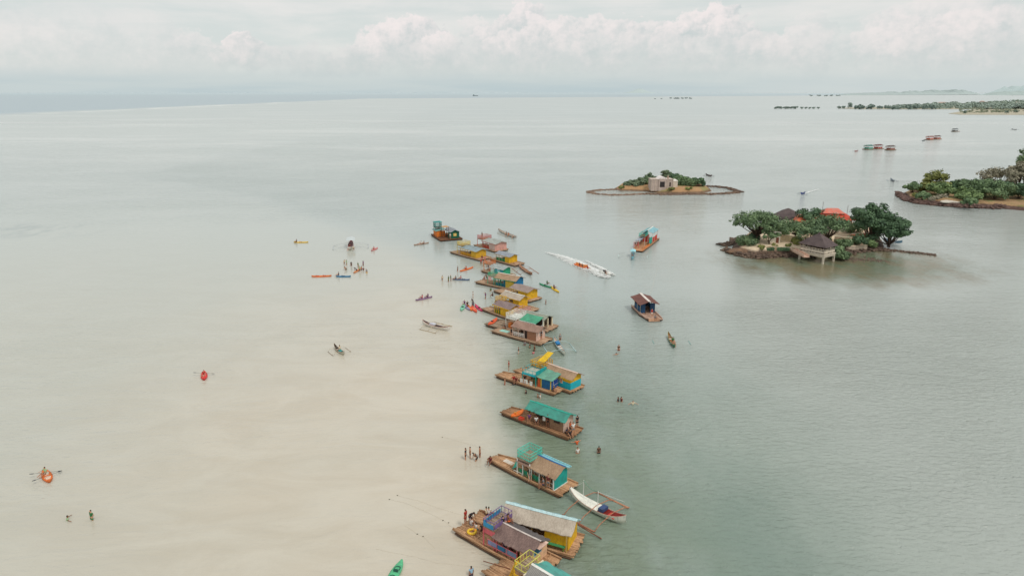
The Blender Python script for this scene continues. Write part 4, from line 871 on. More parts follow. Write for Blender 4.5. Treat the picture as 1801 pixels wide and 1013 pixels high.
MB().tube([(-2.1, 0, .5), (-1.2, 0, .42), (.8, 0, .42), (2.1, 0, .62), (2.7, 0, 1.0)], [.14, .28, .3, .24, .06], 12).build('main_tube', P(238, 130, 50), t_, True)
for x in (-1.3, -.4, .5): MB().torus((x, 0, .44), .3, .02, 'y', 12, 5).build('grip_band', P(240, 220, 190), t_)
foam = mat('paint', (.88, .89, .87), (.74, .77, .75), .9)
def foam_strip(pts, name, label, hh=.0, dens=26):
    """many small flakes of froth lying on and thrown up from the water; pts: (px,py,half width m, density)"""
    rnd = random.Random(int(pts[0][0])); P3 = [(G(p[0], p[1], .02), p[2], p[3]) for p in pts]; mb = MB()
    for (p, w0, d0), (q, w1, d1) in zip(P3, P3[1:]):
        L_ = (q-p).length; d_ = (q-p).normalized(); n_ = Vector((-d_.y, d_.x, 0)); cnt = int(L_*(w0+w1)*dens*2.3*(d0+d1)/2)
        for _ in range(cnt):
            u = rnd.random(); w_ = w0+(w1-w0)*u; v = max(-1.25, min(1.25, rnd.gauss(0, .48))); c_ = p.lerp(q, u)+n_*w_*v
            z_ = .02+abs(rnd.gauss(0, .4))*hh*max(.1, 1-v*v); r_ = rnd.uniform(.07, .21)*(1-.35*abs(v)); a0 = rnd.uniform(0, 6.28); tx, ty = rnd.uniform(-.25, .25), rnd.uniform(-.25, .25); st = rnd.uniform(1.0, 2.2); b_ = len(mb.v)
            for k in range(6):
                a_ = a0+k*math.pi/3; x_, y_ = r_*math.cos(a_)*st, r_*math.sin(a_); mb.v.append(tuple(c_+d_*x_+n_*y_+Vector((0, 0, z_+.002+x_*tx*.3+y_*ty*.3+.02))))
            mb.f.append(tuple(range(b_, b_+6)))
    me = bpy.data.meshes.new(name); me.from_pydata(mb.v, [], mb.f); me.materials.append(foam); o = bpy.data.objects.new(name, me); col.objects.link(o)
    return tag(o, label, None, None, 'stuff')
W_ = [(960, 444.5, .5, .06), (970, 447, .9, .3), (985, 451, 1.3, .6), (1000, 457, 1.7, .85), (1015, 463, 2.2, 1), (1030, 470, 1.9, .9), (1045, 477, 1.9, .9), (1060, 483, 1.5, .9), (1070, 487, .7, .8)]
foam_strip(W_, 'foam', 'white foam wake streaming behind the speed boat', .25, 30)
foam_strip([(1036, 476, .3, .5), (1050, 484, .7, .95), (1062, 488, .8, 1), (1072, 489, .5, .8)], 'foam', 'near bow wave of foam beside the speed boat', .35)
foam_strip([(1030, 460, .3, .3), (1044, 467, .8, .7), (1056, 473, 1.2, .9), (1068, 480, 1.0, 1), (1080, 485, .5, .8)], 'foam', 'far bow wave of foam beside the speed boat', .45)
foam_strip([(1440, 333, .4, .3), (1425, 337, .5, .55), (1415, 341, .5, .6)], 'foam', 'thin foam line trailing the tiny blue boat')

# ropes and floats on the sand bar
def rope(pts, label, m=None, r=.008):
    q = [G(p[0], p[1], .0) for p in pts]; mb = MB(); fine = []
    for a, b in zip(q, q[1:]):
        for k in range(6): fine.append(a.lerp(b, k/6)+Vector((random.uniform(-.04, .04), random.uniform(-.04, .04), .005)))
    fine.append(q[-1]); mb.tube(fine, r, 5); return tag(mb.build('mooring_rope', m or P(178, 168, 148)), label, 'rope', 'mooring ropes')
rope([(698, 871), (735, 880), (770, 893), (812, 905)], 'thin mooring rope running to the bow of the yellow cottage')
rope([(686, 878), (715, 885), (750, 900), (780, 915), (797, 928)], 'thin mooring rope with two dark knots running to the bow of the brown cottage')
rope([(712, 924), (733, 938), (745, 944), (765, 965)], 'short slack mooring rope lying on the sand below the knots')
rope([(662, 965), (700, 973), (735, 980), (770, 990), (850, 998)], 'longest faint mooring rope leading to the nearest cottage')
rope([(776, 768), (808, 776), (856, 792)], 'faint mooring rope left of the turquoise cottage')
rope([(1143, 520), (1149, 500), (1156, 470)], 'tow line ahead of the maroon roofed cottage', r=.012)
for i, (x, y, lb) in enumerate([(699, 871, 'dark float at the upper left rope end'), (685, 878, 'dark float at the lower left rope end'), (734, 939, 'left dark float on the short slack rope'), (744, 943, 'right dark float on the short slack rope'), (779, 915, 'left dark float near the brown cottage bow'), (789, 919, 'right dark float near the brown cottage bow'), (778, 769, 'dark float left of the turquoise cottage')]):
    o = MB().blob((0, 0, 0), (.10, .07, .06), 8, 6).build('rope_float', P(96, 90, 76), None, True, G(x, y, -.01), .3*i); tag(o, lb, 'float', 'floats on the mooring ropes')
# things on and around the decks
g = G(872, 934, 1.9); o = MB().torus((0, 0, 0), .26, .075, 'y', 20, 8).build('life_ring', P(230, 130, 110), None, True, (g.x, g.y, 1.9)); o.rotation_euler.z = R(-39); tag(o, 'salmon life ring hanging below the blue balcony panel', 'life ring')
g = G(830, 936, .45); t_ = thing('swim_ring', 'yellow swim ring lying on the deck before the purple balcony', 'swim ring', (g.x, g.y, .55)); MB().torus((0, 0, 0), .36, .13, 'z', 20, 8).build('ring', KY, t_, True); MB().blob((.32, .1, .1), (.16, .12, .12), 8, 6).build('neck', P(236, 150, 30), t_, True)
g = G(917, 738, .45); t_ = thing('crate', 'open red orange crate on the deck near the orange kayak', 'crate', (g.x, g.y, .45), R(-39))
MB().boxb(-.32, .32, -.22, .22, 0, .04).boxb(-.32, -.28, -.22, .22, .04, .34).boxb(.28, .32, -.22, .22, .04, .34).boxb(-.28, .28, -.22, -.18, .04, .34).boxb(-.28, .28, .18, .22, .04, .34).build('box', P(206, 70, 40), t_); MB().boxb(-.26, .26, -.16, .16, .05, .22).build('contents', P(190, 50, 40), t_)
def pole(p, q, zp, zq, label, r=.05, m=None):
    o = MB().tube([G(*p, zp), G(*q, zq)], r, 6).build('bamboo_pole', m or mat('bamboo', sRGB(150, 96, 70), sRGB(104, 64, 46), .8), None, True); return tag(o, label, 'pole')
pole((1016, 922), (1058, 947), .6, .1, 'loose brown bamboo pole trailing from the yellow cottage toward open water', .06)
pole((850, 986), (897, 1000), .5, .5, 'thin bamboo pole lying along the bow of the nearest cottage', .04)
# ------------------------------------------------------------------ people in the photo (px, py = where the feet, seat or waterline are seen)
DK = .45
person(819, 922, 'person in a red outfit standing at the bow of the brown thatched cottage', 'stand', 60, 'red', 'red', DK, h=1.03)
person(828, 924, 'person in white shirt sitting on the deck just behind the red clad person', 'floor', -60, 'white', 'grey', DK)
person(838, 931, 'person in white top and teal skirt sitting beside the yellow swim ring', 'floor', 120, 'white', 'teal', DK, long=True)
person(849, 933, 'person in black sitting against the purple balcony posts', 'floor', 160, 'black', 'black', DK)
person(826, 919, 'dark haired person bending over at the bow of the brown cottage', 'bend', -120, 'black', 'navy', DK)
person(856, 905, 'person in cream shirt sitting on the yellow cottage deck, left of two', 'floor', 30, 'cream', 'brown', DK)
person(860, 905, 'person in white shirt sitting on the yellow cottage deck, right of two', 'floor', 10, 'white', 'black', DK)
person(884, 921, 'person in black sitting on the purple balcony', 'sit', -40, 'black', 'black', 2.5)
person(893, 917, 'shirtless person sitting at the back corner of the purple balcony', 'sit', -60, None, 'orange', 2.5)
person(888, 962, 'person in blue shirt seated inside the brown thatched cottage', 'sit', 180, 'blue', 'navy', .9)
person(900, 969, 'person in maroon shirt seated inside the brown cottage, nearer the stern', 'sit', 180, 'maroon', 'black', .9)
person(829, 1012, 'person in light blue shirt at the very bottom edge', 'stand', 30, 'lightblue', 'navy', 0, .7)
person(819, 808, 'person in black swimwear wading, leftmost of four near the turquoise cottage', 'stand', 80, 'black', 'black', 0, .18)
person(827, 805, 'bare chested person in brown shorts wading, second of four near the turquoise cottage', 'hips', 100, None, 'brown', 0, .22)
person(844, 804, 'shirtless sunburnt person in maroon shorts wading behind the crouching one', 'stand', -100, None, 'maroon', 0, .35)
person(839, 811, 'person in brown shirt crouching low in the water near the turquoise cottage', 'bend', 60, 'brown', 'black', 0, .35)
person(863, 813, 'person in maroon sitting on the bow edge of the turquoise cottage', 'floor', 150, 'maroon', 'maroon', DK)
person(932, 836, 'person in black shirt sitting under the roof beside the turquoise ladder', 'sit', 180, 'black', 'navy', .85)
person(956, 852, 'person in grey shirt sitting at the white table of the turquoise cottage', 'sit', 100, 'grey', 'navy', .9)
person(964, 860, 'person in maroon shirt standing by the stern opening of the turquoise cottage', 'stand', 160, 'maroon', 'grey', DK)
person(1015, 781, 'swimmer with orange shirt waist deep behind the teal roofed cottage stern', 'float', 20, 'orange', 'black', 0, 1.0)
person(1016, 797, 'swimmer in white shirt waist deep, nearer the camera than the orange one', 'stand', 200, 'white', 'grey', 0, .95)
person(1053, 797, 'swimmer in dark orange top standing alone right of the white shirted one', 'stand', 10, 'brown', 'black', 0, .8)
person(1002, 766, 'person in black sitting on the stern deck of the teal roofed cottage', 'floor', 200, 'black', 'black', DK)
person(1003, 763, 'person in orange vest standing on the stern of the teal roofed cottage', 'stand', 120, 'orange', 'black', DK)
person(1008, 765, 'person in white and grey standing at the stern corner of the teal roofed cottage', 'hips', 200, 'white', 'grey', DK)
person(996, 762, 'person in dark blue sitting against the pale end wall', 'floor', 240, 'navy', 'black', DK)
person(1015, 752, 'person all in black standing tall at the back stern corner', 'stand', 30, 'black', 'black', DK, h=1.04)
person(963, 751, 'person in dark shirt standing by the woven cabin door under the teal roof', 'stand', 190, 'maroon', 'black', DK)
person(943, 742, 'person in white shirt sitting under the left part of the teal roof', 'sit', 190, 'white', 'black', .85)
person(931, 737, 'person in purple shirt sitting at the left end under the teal roof', 'sit', 170, 'purple', 'black', .85)
person(888, 677, 'thin bather in red swimwear wading left of the red group on deck', 'stand', 90, None, 'red', 0, .5)
person(903, 669, 'person in red shirt sitting on the long bow of the blue cabin cottage', 'floor', 200, 'red', 'red', DK)
person(908, 671, 'person in maroon shirt sitting right behind the red shirted one', 'floor', 170, 'maroon', 'maroon', DK)
person(904, 677, 'dark haired swimmer floating beside the bow deck of the blue cabin cottage', 'float', 20, 'black', 'black', 0, 1.25)
person(925, 692, 'swimmer in black with only chest above water left of a white pair', 'stand', 60, 'black', 'black', 0, 1.1)
person(946, 699, 'shirtless swimmer holding a companion, below the blue cabin cottage', 'stand', 90, None, 'maroon', 0, 1.1)
person(950, 700, 'swimmer in white shirt of the close pair below the blue cabin cottage', 'stand', 260, 'white', 'grey', 0, 1.0)
person(929, 681, 'bather in pale top leaning on the deck edge of the blue cabin cottage', 'stand', 0, 'cream', 'brown', 0, .75)
person(923, 668, 'person in black sitting below the teal terrace beside the white banner', 'sit', 170, 'black', 'navy', .9)
person(973, 688, 'person in black sitting on the stern deck of the blue cabin cottage', 'floor', 250, 'black', 'black', DK)
person(1004, 675, 'shirtless person standing at the cyan wall of the yellow and cyan cottage', 'stand', 200, 'pink', 'black', DK)
person(895, 652, 'person in red behind the teal terrace, left side', 'stand', 90, 'red', 'black', DK)
person(1087, 706, 'swimmer in black, left of the close pair in open green water', 'stand', 60, 'black', 'black', 0, 1.0)
person(1093, 706, 'swimmer in black and red, right of the close pair in open green water', 'stand', 300, 'maroon', 'black', 0, .95)
person(1113, 711, 'lone swimmer with pale shoulders right of the close pair', 'float', 180, 'cream', 'black', 0, 1.15)
person(1088, 617, 'swimmer in maroon top standing chest high far right of the moored outrigger', 'stand', 180, 'brown', 'maroon', 0, .6)
person(1084, 624, 'swimmer showing only head and shoulders near the maroon topped one', 'float', 20, None, 'red', 0, 1.3)
person(912, 622, 'person with white hat and black top wading below the brown thatched deck', 'stand', 90, 'black', 'white', 0, .5)
person(923, 608, 'person in grey green wading close to the brown thatched deck', 'stand', 30, 'grey', 'grey', 0, .8)
person(932, 612, 'person in black wading between the grey clad one and a pair', 'stand', 70, 'black', 'black', 0, .7)
person(940, 617, 'taller of two bathers close together above the yellow sun shade', 'stand', 120, 'brown', 'black', 0, .75)
person(938, 622, 'shorter of two bathers close together above the yellow sun shade', 'stand', 30, 'pink', 'black', 0, 1.0, h=.9)
person(985, 600, 'person in dark shirt standing behind the bow of the moored white outrigger', 'stand', 200, 'grey', 'brown', 0, .4)
person(952, 597, 'person in black standing at the pale end wall of the brown thatched cottage', 'stand', 230, 'black', 'black', DK)
person(889, 578, 'person in black sitting on the pale deck before the brown thatch', 'floor', 120, 'black', 'black', DK)
person(900, 585, 'person in black leaning on the railing of the brown thatched cottage', 'sit', 170, 'black', 'black', .8)
person(832, 524, 'person in white shirt standing in the shallows above the row of kayaks', 'stand', 100, 'white', 'white', 0, .3)
person(832, 532, 'person in black below the white shirted one, knee deep', 'bend', 30, 'black', 'black', 0, .6)
person(854, 526, 'person in lilac standing with arms raised by the yellow balcony', 'wave', 60, 'purple', 'grey', 0, .3)
person(817, 535, 'person in purple sitting in the lilac grey kayak of the row', 'paddle', 160, 'purple', 'black', .18)
person(822, 537, 'person in black sitting in the light orange kayak of the row', 'paddle', 200, 'black', 'black', .18)
person(832, 538, 'person in dark violet sitting in the red orange kayak of the row', 'paddle', 200, 'navy', 'purple', .18)
person(863, 512, 'bather in green beside the bow of the olive panelled cottage', 'stand', 30, 'green', 'black', 0, .9)
person(867, 521, 'person in black lying low on the deck edge near the pale roof', 'floor', 90, 'black', 'black', DK)
person(960, 535, 'bather in maroon right of the olive panelled cottage stern', 'stand', 90, 'maroon', 'black', 0, .7)
person(926, 525, 'person in white dress standing before the yellow box cabin', 'stand', 200, 'white', 'white', DK, long=True)
person(856, 494, 'tanned person bending on the bow of the dark teal cottage', 'bend', 20, 'brown', 'brown', DK)
person(852, 492, 'shirtless person kneeling by the bow of the dark teal cottage', 'floor', 20, None, 'pink', DK)
person(861, 490, 'person in black standing by the green frame of the dark teal cottage', 'stand', 200, 'black', 'grey', DK)
person(789, 496, 'green clad person, left of two helping the grey blue canoe', 'stand', 60, 'green', 'green', 0, .3)
person(793, 495, 'green clad person, right of two helping the grey blue canoe', 'wave', 300, 'green', 'black', 0, .3)
person(802, 491, 'paddler in black in the grey blue canoe', 'paddle', 90, 'black', 'navy', .18)
person(811, 491, 'passenger in pink in the middle of the grey blue canoe', 'paddle', 90, 'pink', 'grey', .18)
person(778, 494, 'thin person standing alone left of the green clad pair', 'stand', 30, 'cream', 'grey', 0, .4)
person(805, 478, 'person in grey standing left of the orange kayak with paddler', 'stand', 60, 'grey', 'navy', 0, .3)
person(820, 474, 'paddler in orange in the kayak left of the crowded cottages', 'paddle', 60, 'orange', 'red', .2)
person(743, 525, 'front passenger in pink of the purple canoe', 'paddle', 70, 'pink', 'purple', .2)
person(753, 523, 'rear paddler in violet of the purple canoe', 'paddle', 70, 'purple', 'purple', .2)
person(741, 429, 'left person in white in the brown canoe', 'paddle', 90, 'white', 'black', .2)
person(746, 429, 'right person in maroon in the brown canoe', 'paddle', 90, 'maroon', 'black', .2)
# bathing group round the pulled up kayak
for (x, y, ps, rt, s1, s2, lb, sk) in [(606, 466, 'stand', 40, 'cream', 'grey', 'pale bather at the upper left of the bathing group', .3), (610, 467, 'wave', 80, 'lightgreen', 'green', 'light green clad bather raising an arm in the bathing group', .3),
  (609, 476, 'bend', 60, None, 'brown', 'shirtless bather bending above the blue kayak', .4), (618, 469, 'stand', 20, 'black', 'black', 'black clad bather standing apart in the middle of the group', .4), (639, 468, 'stand', 70, 'purple', 'navy', 'violet clad bather at the upper right of the group', .4),
  (630, 471, 'stand', 250, 'green', 'green', 'green clad bather in the densest part of the group', .3), (633, 478, 'stand', 20, 'lightgreen', 'brown', 'tall bather in front of the brown orange kayak', .3), (627, 475, 'bend', 100, 'black', 'black', 'black clad bather leaning over the brown orange kayak', .6),
  (639, 476, 'float', 10, 'maroon', 'black', 'low crouching bather right of the tall one', .9), (645, 480, 'stand', 200, 'grey', 'yellow', 'bather with yellow shorts at the right end of the group', .7), (636, 475, 'stand', 120, 'orange', 'brown', 'orange shirted bather squeezed behind the tall one', .7)]:
    person(x, y, lb, ps, rt, s1, s2, 0, sk)
person(596, 485, 'paddler in dark blue at the left end of the blue kayak', 'paddle', 90, 'navy', 'navy', .2)
person(522, 426, 'paddler in brown at the left end of the yellow kayak', 'paddle', 90, 'brown', 'brown', .2)
person(658, 439, 'paddler in pink in the tiny pink kayak', 'paddle', 60, 'pink', 'maroon', .2)
for i, (x, y, s1, lb) in enumerate([(613, 439, 'white', 'passenger in white on the left side of the canopied boat'), (617, 437, 'navy', 'passenger in navy in the centre of the canopied boat'), (622, 438, 'cream', 'passenger in cream on the right side of the canopied boat'), (615, 435, 'maroon', 'passenger in maroon at the back of the canopied boat')]): person(x, y, lb, 'sit', 160+i*15, s1, 'black', .55)
person(359, 660, 'paddler in red leaning back in the single red kayak', 'paddle', 180, 'red', 'red', .22)
person(81, 833, 'paddler in pale green vest at the far end of the orange kayak', 'paddle', 160, 'lightgreen', 'brown', .22)
person(118, 914, 'swimmer in yellow green shirt floating at the lower left', 'float', 300, 'lightgreen', 'brown', 0, 1.15)
person(162, 914, 'person in dark green top wading waist deep at the lower left', 'hips', 150, 'green', 'green', 0, .65)
person(598, 616, 'boatman in cream crouching in the small teal bowed outrigger', 'sit', 60, 'cream', 'grey', .3)
person(1183, 601, 'boatman in green shirt sitting in the narrow green outrigger', 'sit', 190, 'green', 'brown', .35)
person(1185, 606, 'shirtless helper nearer the bow of the narrow green outrigger', 'sit', 190, None, 'grey', .3)
person(1146, 558, 'person in red and white standing between the dark blue walls of the towed cottage', 'stand', 190, 'red', 'white', DK)
person(1152, 561, 'person in grey sitting on the open deck of the towed cottage', 'floor', 190, 'grey', 'black', DK)
for i, (x, y, ps, s1, s2, lb) in enumerate([(1117, 436, 'stand', 'black', 'red', 'person in black nearest the end of the orange towed cottage'), (1121, 436, 'hips', 'maroon', 'red', 'person in maroon second from the end of the orange towed cottage'), (1122, 431, 'stand', 'white', 'pink', 'person in white among the crowd on the orange towed cottage'), (1127, 430, 'stand', 'navy', 'pink', 'person in navy in the middle of the orange towed cottage'), (1129, 427, 'wave', 'pink', 'grey', 'person in pink waving on the orange towed cottage')]): person(x, y, lb, ps, 160+40*i, s1, s2, DK)
person(1112, 451, 'boatman in grey under the canopy of the light blue outrigger', 'sit', 180, 'grey', 'navy', .4)
person(1064, 481, 'rider in black steering the white speed boat', 'sit', 300, 'black', 'black', .8)
for (x, y, s1, lb) in [(1019, 468, 'maroon', 'first rider in maroon on the orange inflatable'), (1024, 470, 'brown', 'second rider in brown on the orange inflatable'), (1033, 473, 'red', 'rider in red at the front tip of the orange inflatable')]: person(x, y, lb, 'paddle', 300, s1, 'orange', .7)
for (x, y, s1, lb) in [(891, 412, 'grey', 'left person in grey on the long thin outrigger'), (895, 414, 'orange', 'middle person in orange on the long thin outrigger'), (903, 417, 'white', 'right person in white on the long thin outrigger')]: person(x, y, lb, 'sit', 120, s1, 'brown', .4)
person(962, 500, 'paddler in green shirt in the green kayak right of the cottages', 'paddle', 300, 'green', 'black', .2); person(974, 507, 'paddler in maroon in the short yellow kayak', 'paddle', 300, 'maroon', 'black', .2)
person(792, 421, 'person in white by the cabin of the farthest moored cottage', 'stand', 180, 'white', 'grey', DK)
for i, (x, y, s1, s2, lb) in enumerate([(848, 461, 'maroon', 'pink', 'person in maroon at the stern of the yellow balcony cottage'), (853, 462, 'pink', 'red', 'person in pink stepping off the yellow balcony cottage'), (850, 468, 'orange', 'orange', 'person in orange standing in the shallows of the crowded middle'), (856, 470, 'orange', 'white', 'second orange shirted person beside a white banner'), (859, 475, 'white', 'grey', 'person in white in front of the green boat shaped rail'), (846, 466, 'red', 'brown', 'person in red leftmost of the crowded middle'),
   (836, 452, 'red', 'black', 'person in red on the near deck of the pale blue roofed cottage'), (830, 449, 'black', 'black', 'person in black under the pale blue roof'), (848, 419, 'grey', 'grey', 'person in grey on the roof terrace of the pink walled cottage'), (868, 478, 'orange', 'yellow', 'person in orange at the bow of the turquoise walled cottage'), (874, 480, 'white', 'white', 'person in white standing at the turquoise wall')]):
    person(x, y, lb, 'stand' if i % 3 else 'hips', 40*i, s1, s2, DK if i not in (2, 3, 5, 8) else (0 if i != 8 else 2.7), .2 if i in (2, 3, 5) else 0)
person(1454, 437, 'visitor in dark shirt standing at the back of the stilt pavilion', 'stand', 90, 'black', 'navy', 2.6)
# ------------------------------------------------------------------ vegetation
FOL = {'dark': (sRGB(104, 134, 96), sRGB(50, 74, 54)), 'mid': (sRGB(134, 158, 112), sRGB(68, 92, 66)), 'olive': (sRGB(156, 158, 88), sRGB(88, 98, 56)), 'light': (sRGB(144, 168, 108), sRGB(78, 100, 66)),
       'brown': (sRGB(176, 168, 146), sRGB(122, 120, 98)), 'far': (sRGB(120, 140, 122), sRGB(84, 104, 94)), 'farl': (sRGB(150, 162, 138), sRGB(104, 124, 106)), 'pale': (sRGB(136, 152, 120), sRGB(84, 104, 80))}
BARK = mat('rock', sRGB(112, 94, 78), sRGB(66, 54, 46), .9, 2.0)
def leaf_cloud(mb, rnd, c, r, n, s):
    """n small leaf tufts spread through the shell of an ellipsoid"""
    for _ in range(n):
        while True:
            v = Vector((rnd.gauss(0, 1), rnd.gauss(0, 1), rnd.gauss(0, 1)))
            if v.length > .1: break
        v.normalize(); k = rnd.uniform(.55, 1.06); p = Vector(c)+Vector((v.x*r[0]*k, v.y*r[1]*k, v.z*r[2]*k))
        nrm = (v+Vector((rnd.uniform(-.7, .7), rnd.uniform(-.7, .7), rnd.uniform(-.2, .9)))).normalized()
        a = nrm.cross(Vector((rnd.uniform(-1, 1), rnd.uniform(-1, 1), rnd.uniform(-1, 1)))).normalized(); b = nrm.cross(a); q = s*rnd.uniform(.6, 1.35); bb = len(mb.v)
        mb.v += [tuple(p+a*q), tuple(p+b*q*.62+nrm*q*.12), tuple(p-a*q*.9), tuple(p-b*q*.62+nrm*q*.1)]; mb.f.append((bb, bb+1, bb+2, bb+3))
def tree(px, py, label, h, cr, kind='mid', name='tree', group=None, base=0.0, trunk=.45, flat=.42, n=3400, leaf=.26, seed=1, lobes=16, lean=(0, 0), open_=.0, squash=1.0, cat='tree', thick=.2, top=.9):
    """h: height, cr: crown radius, trunk: share of the height that is bare, flat: crown half height / radius"""
    lobes = int(lobes*1.5); rnd = random.Random(seed*31+int(px)); g = G(px, py, base); t = thing(name, label, cat, (g.x, g.y, base), rnd.uniform(0, 6.28) if not any(lean) else 0, group)
    mb = MB(); cz = h*(trunk+1)/2; ch = h*(1-trunk)/2; tips = []
    lx, ly = lean; fork = Vector((lx*.45, ly*.45, h*trunk*.62))
    mb.tube([(0, 0, -.4), (lx*.15+rnd.uniform(-.1, .1), ly*.15, fork.z*.5), tuple(fork)], [thick*1.35, thick, thick*.85], 8)
    cent = []
    for i in range(lobes):
        a = 2.4*i+rnd.uniform(-.4, .4); rr = cr*math.sqrt((i+.5)/lobes)*rnd.uniform(.66, 1.0); up = 1-(rr/cr)**2
        zc = cz+ch*(rnd.uniform(-.6, .45)+up*.55)*squash-.15; cent.append(Vector((lx+rr*math.cos(a), ly+rr*math.sin(a), zc)))
    for i, c_ in enumerate(cent):
        mid = fork.lerp(c_, .5)+Vector((rnd.uniform(-.3, .3), rnd.uniform(-.3, .3), -.15*h*.2))
        if i % 2 == 0 or open_ > 0: mb.tube([tuple(fork), tuple(mid), tuple(c_)], [thick*.6, thick*.35, thick*.12], 6)
    mb.build('trunk', BARK, t, True)
    lv = MB(); per = n//lobes
    for c_ in cent:
        r_ = cr*rnd.uniform(.18, .40); rz = r_*rnd.uniform(.5, .9)*(1 if flat > .35 else .75)
        leaf_cloud(lv, rnd, c_, (r_, r_, rz), int(per*(1-open_)), leaf)
        for _ in range(3): leaf_cloud(lv, rnd, c_+Vector((rnd.uniform(-1, 1)*r_, rnd.uniform(-1, 1)*r_, rnd.uniform(-.3, .8)*rz)), (r_*.35, r_*.35, r_*.3), int(per*.12), leaf*.8)
    me_ = lv.mesh('crown', mat('foliage', *FOL[kind], .8), False); o = bpy.data.objects.new('crown', me_); col.objects.link(o); o.parent = t
    return t
def bush(px, py, label, r, kind='mid', h=None, base=0.0, n=1200, leaf=.22, seed=1, group='shrubs on the islands', name='shrub', cat='shrub'):
    rnd = random.Random(seed*17+int(px)); g = G(px, py, base); h = h or r*1.3; t = thing(name, label, cat, (g.x, g.y, base), 0, group)
    mb = MB(); lv = MB(); k = max(5, int(r*3))
    for i in range(k):
        a = rnd.uniform(0, 6.28); rr = r*math.sqrt(rnd.uniform(0, .6)); zz = h*rnd.uniform(.3, .72)*(1-.3*rr/r); c_ = Vector((rr*math.cos(a), rr*math.sin(a), zz)); s_ = min(r*.5, h*.4)
        mb.tube([(c_.x*.15, c_.y*.15, -.3), (c_.x*.5, c_.y*.5, zz*.5), tuple(c_)], [.09, .06, .02], 5); leaf_cloud(lv, rnd, c_, (s_, s_, s_*.8), n//k, leaf)
    mb.build('trunk', BARK, t, True); o = bpy.data.objects.new('crown', lv.mesh('crown', mat('foliage', *FOL[kind], .8))); col.objects.link(o); o.parent = t
    return t
# ------------------------------------------------------------------ islands
ROCK = mat('rock', sRGB(124, 104, 88), sRGB(64, 50, 44), .9); SANDM = mat('rock', sRGB(206, 184, 150), sRGB(164, 136, 104), .95, .6); DIRT = mat('rock', sRGB(160, 122, 84), sRGB(96, 84, 58), .95, .8)
def inside(p, poly):
    r = False; n = len(poly)
    for i in range(n):
        a, b = poly[i], poly[(i+1) % n]
        if (a[1] > p[1]) != (b[1] > p[1]) and p[0] < (b[0]-a[0])*(p[1]-a[1])/(b[1]-a[1])+a[0]: r = not r
    return r
def edged(p, poly):
    m_ = 1e9; P_ = Vector(p)
    for i in range(len(poly)):
        a = Vector(poly[i]); b = Vector(poly[(i+1) % len(poly)]); ab = b-a; t_ = max(0, min(1, (P_-a).dot(ab)/max(1e-9, ab.length_squared))); m_ = min(m_, (P_-a-ab*t_).length)
    return m_
def island(poly_px, label, m_, hmax=1.6, edge=3.0, step=1.0, rough=.35, name='island_ground', hfun=None):
    poly = [tuple(G(*p)[:2]) for p in poly_px]; xs_ = [p[0] for p in poly]; ys_ = [p[1] for p in poly]; mb = MB()
    nx = int((max(xs_)-min(xs_))/step)+4; ny = int((max(ys_)-min(ys_))/step)+4; x0 = min(xs_)-2*step; y0 = min(ys_)-2*step; idx = {}
    def hgt(x, y):
        d_ = edged((x, y), poly); ins = inside((x, y), poly); nz = mnoise.noise(Vector((x*.22, y*.22, 3)))*rough+mnoise.noise(Vector((x*.8, y*.8, 7)))*rough*.4
        if not ins: return -.5*min(1, d_/1.5)+nz*.35-.12
        k = min(1, d_/edge); k = k*k*(3-2*k); hh = hmax if not hfun else hfun(x, y, d_)
        return k*hh+nz*min(1, k+.3)
    for j in range(ny):
        for i in range(nx):
            x, y = x0+i*step, y0+j*step; x += random.uniform(-.2, .2)*step; y += random.uniform(-.2, .2)*step; idx[i, j] = len(mb.v); mb.v.append((x, y, hgt(x, y)))
    for j in range(ny-1):
        for i in range(nx-1):
            q = [idx[i, j], idx[i+1, j], idx[i+1, j+1], idx[i, j+1]]
            if max(mb.v[k][2] for k in q) > -.35: mb.f.append(tuple(q))
    used = sorted({i for f in mb.f for i in f}); mp = {a: b for b, a in enumerate(used)}; mb.v = [mb.v[i] for i in used]; mb.f = [tuple(mp[i] for i in f) for f in mb.f]
    return tag(mb.build(name, m_, None, True), label, kind='structure')
def ground_mat(top, side, z0, z1):
    m_ = bpy.data.materials.new('island_soil'); m_.use_nodes = True; q = NT(m_.node_tree); bs = q.n['Principled BSDF']; bs.inputs['Roughness'].default_value = .95
    ps = q.add('ShaderNodeNewGeometry').outputs['Position']; s_ = q.add('ShaderNodeSeparateXYZ'); q.set(s_.inputs[0], ps); n1 = q.noise(ps, .5, 5, .7); n2 = q.noise(ps, 2.5, 3, .7); n3 = q.noise(ps, .14, 3)
    z_ = q.math('ADD', s_.outputs[2], q.math('MULTIPLY', q.math('SUBTRACT', n1, .5), .9)); f = q.ramp(z_, z0, z1)
    tp = q.mix(q.ramp(n2, .3, .7), top[0], top[1]); tp = q.mix(q.ramp(n3, .48, .62), tp, top[2]); sd_ = q.mix(q.ramp(n2, .35, .65), side[0], side[1])
    q.set(bs.inputs['Base Color'], q.mix(f, sd_, tp)); b = q.add('ShaderNodeBump'); b.inputs['Distance'].default_value = .2; q.set(b.inputs['Height'], n2); q.set(bs.inputs['Normal'], b.outputs[0]); return m_
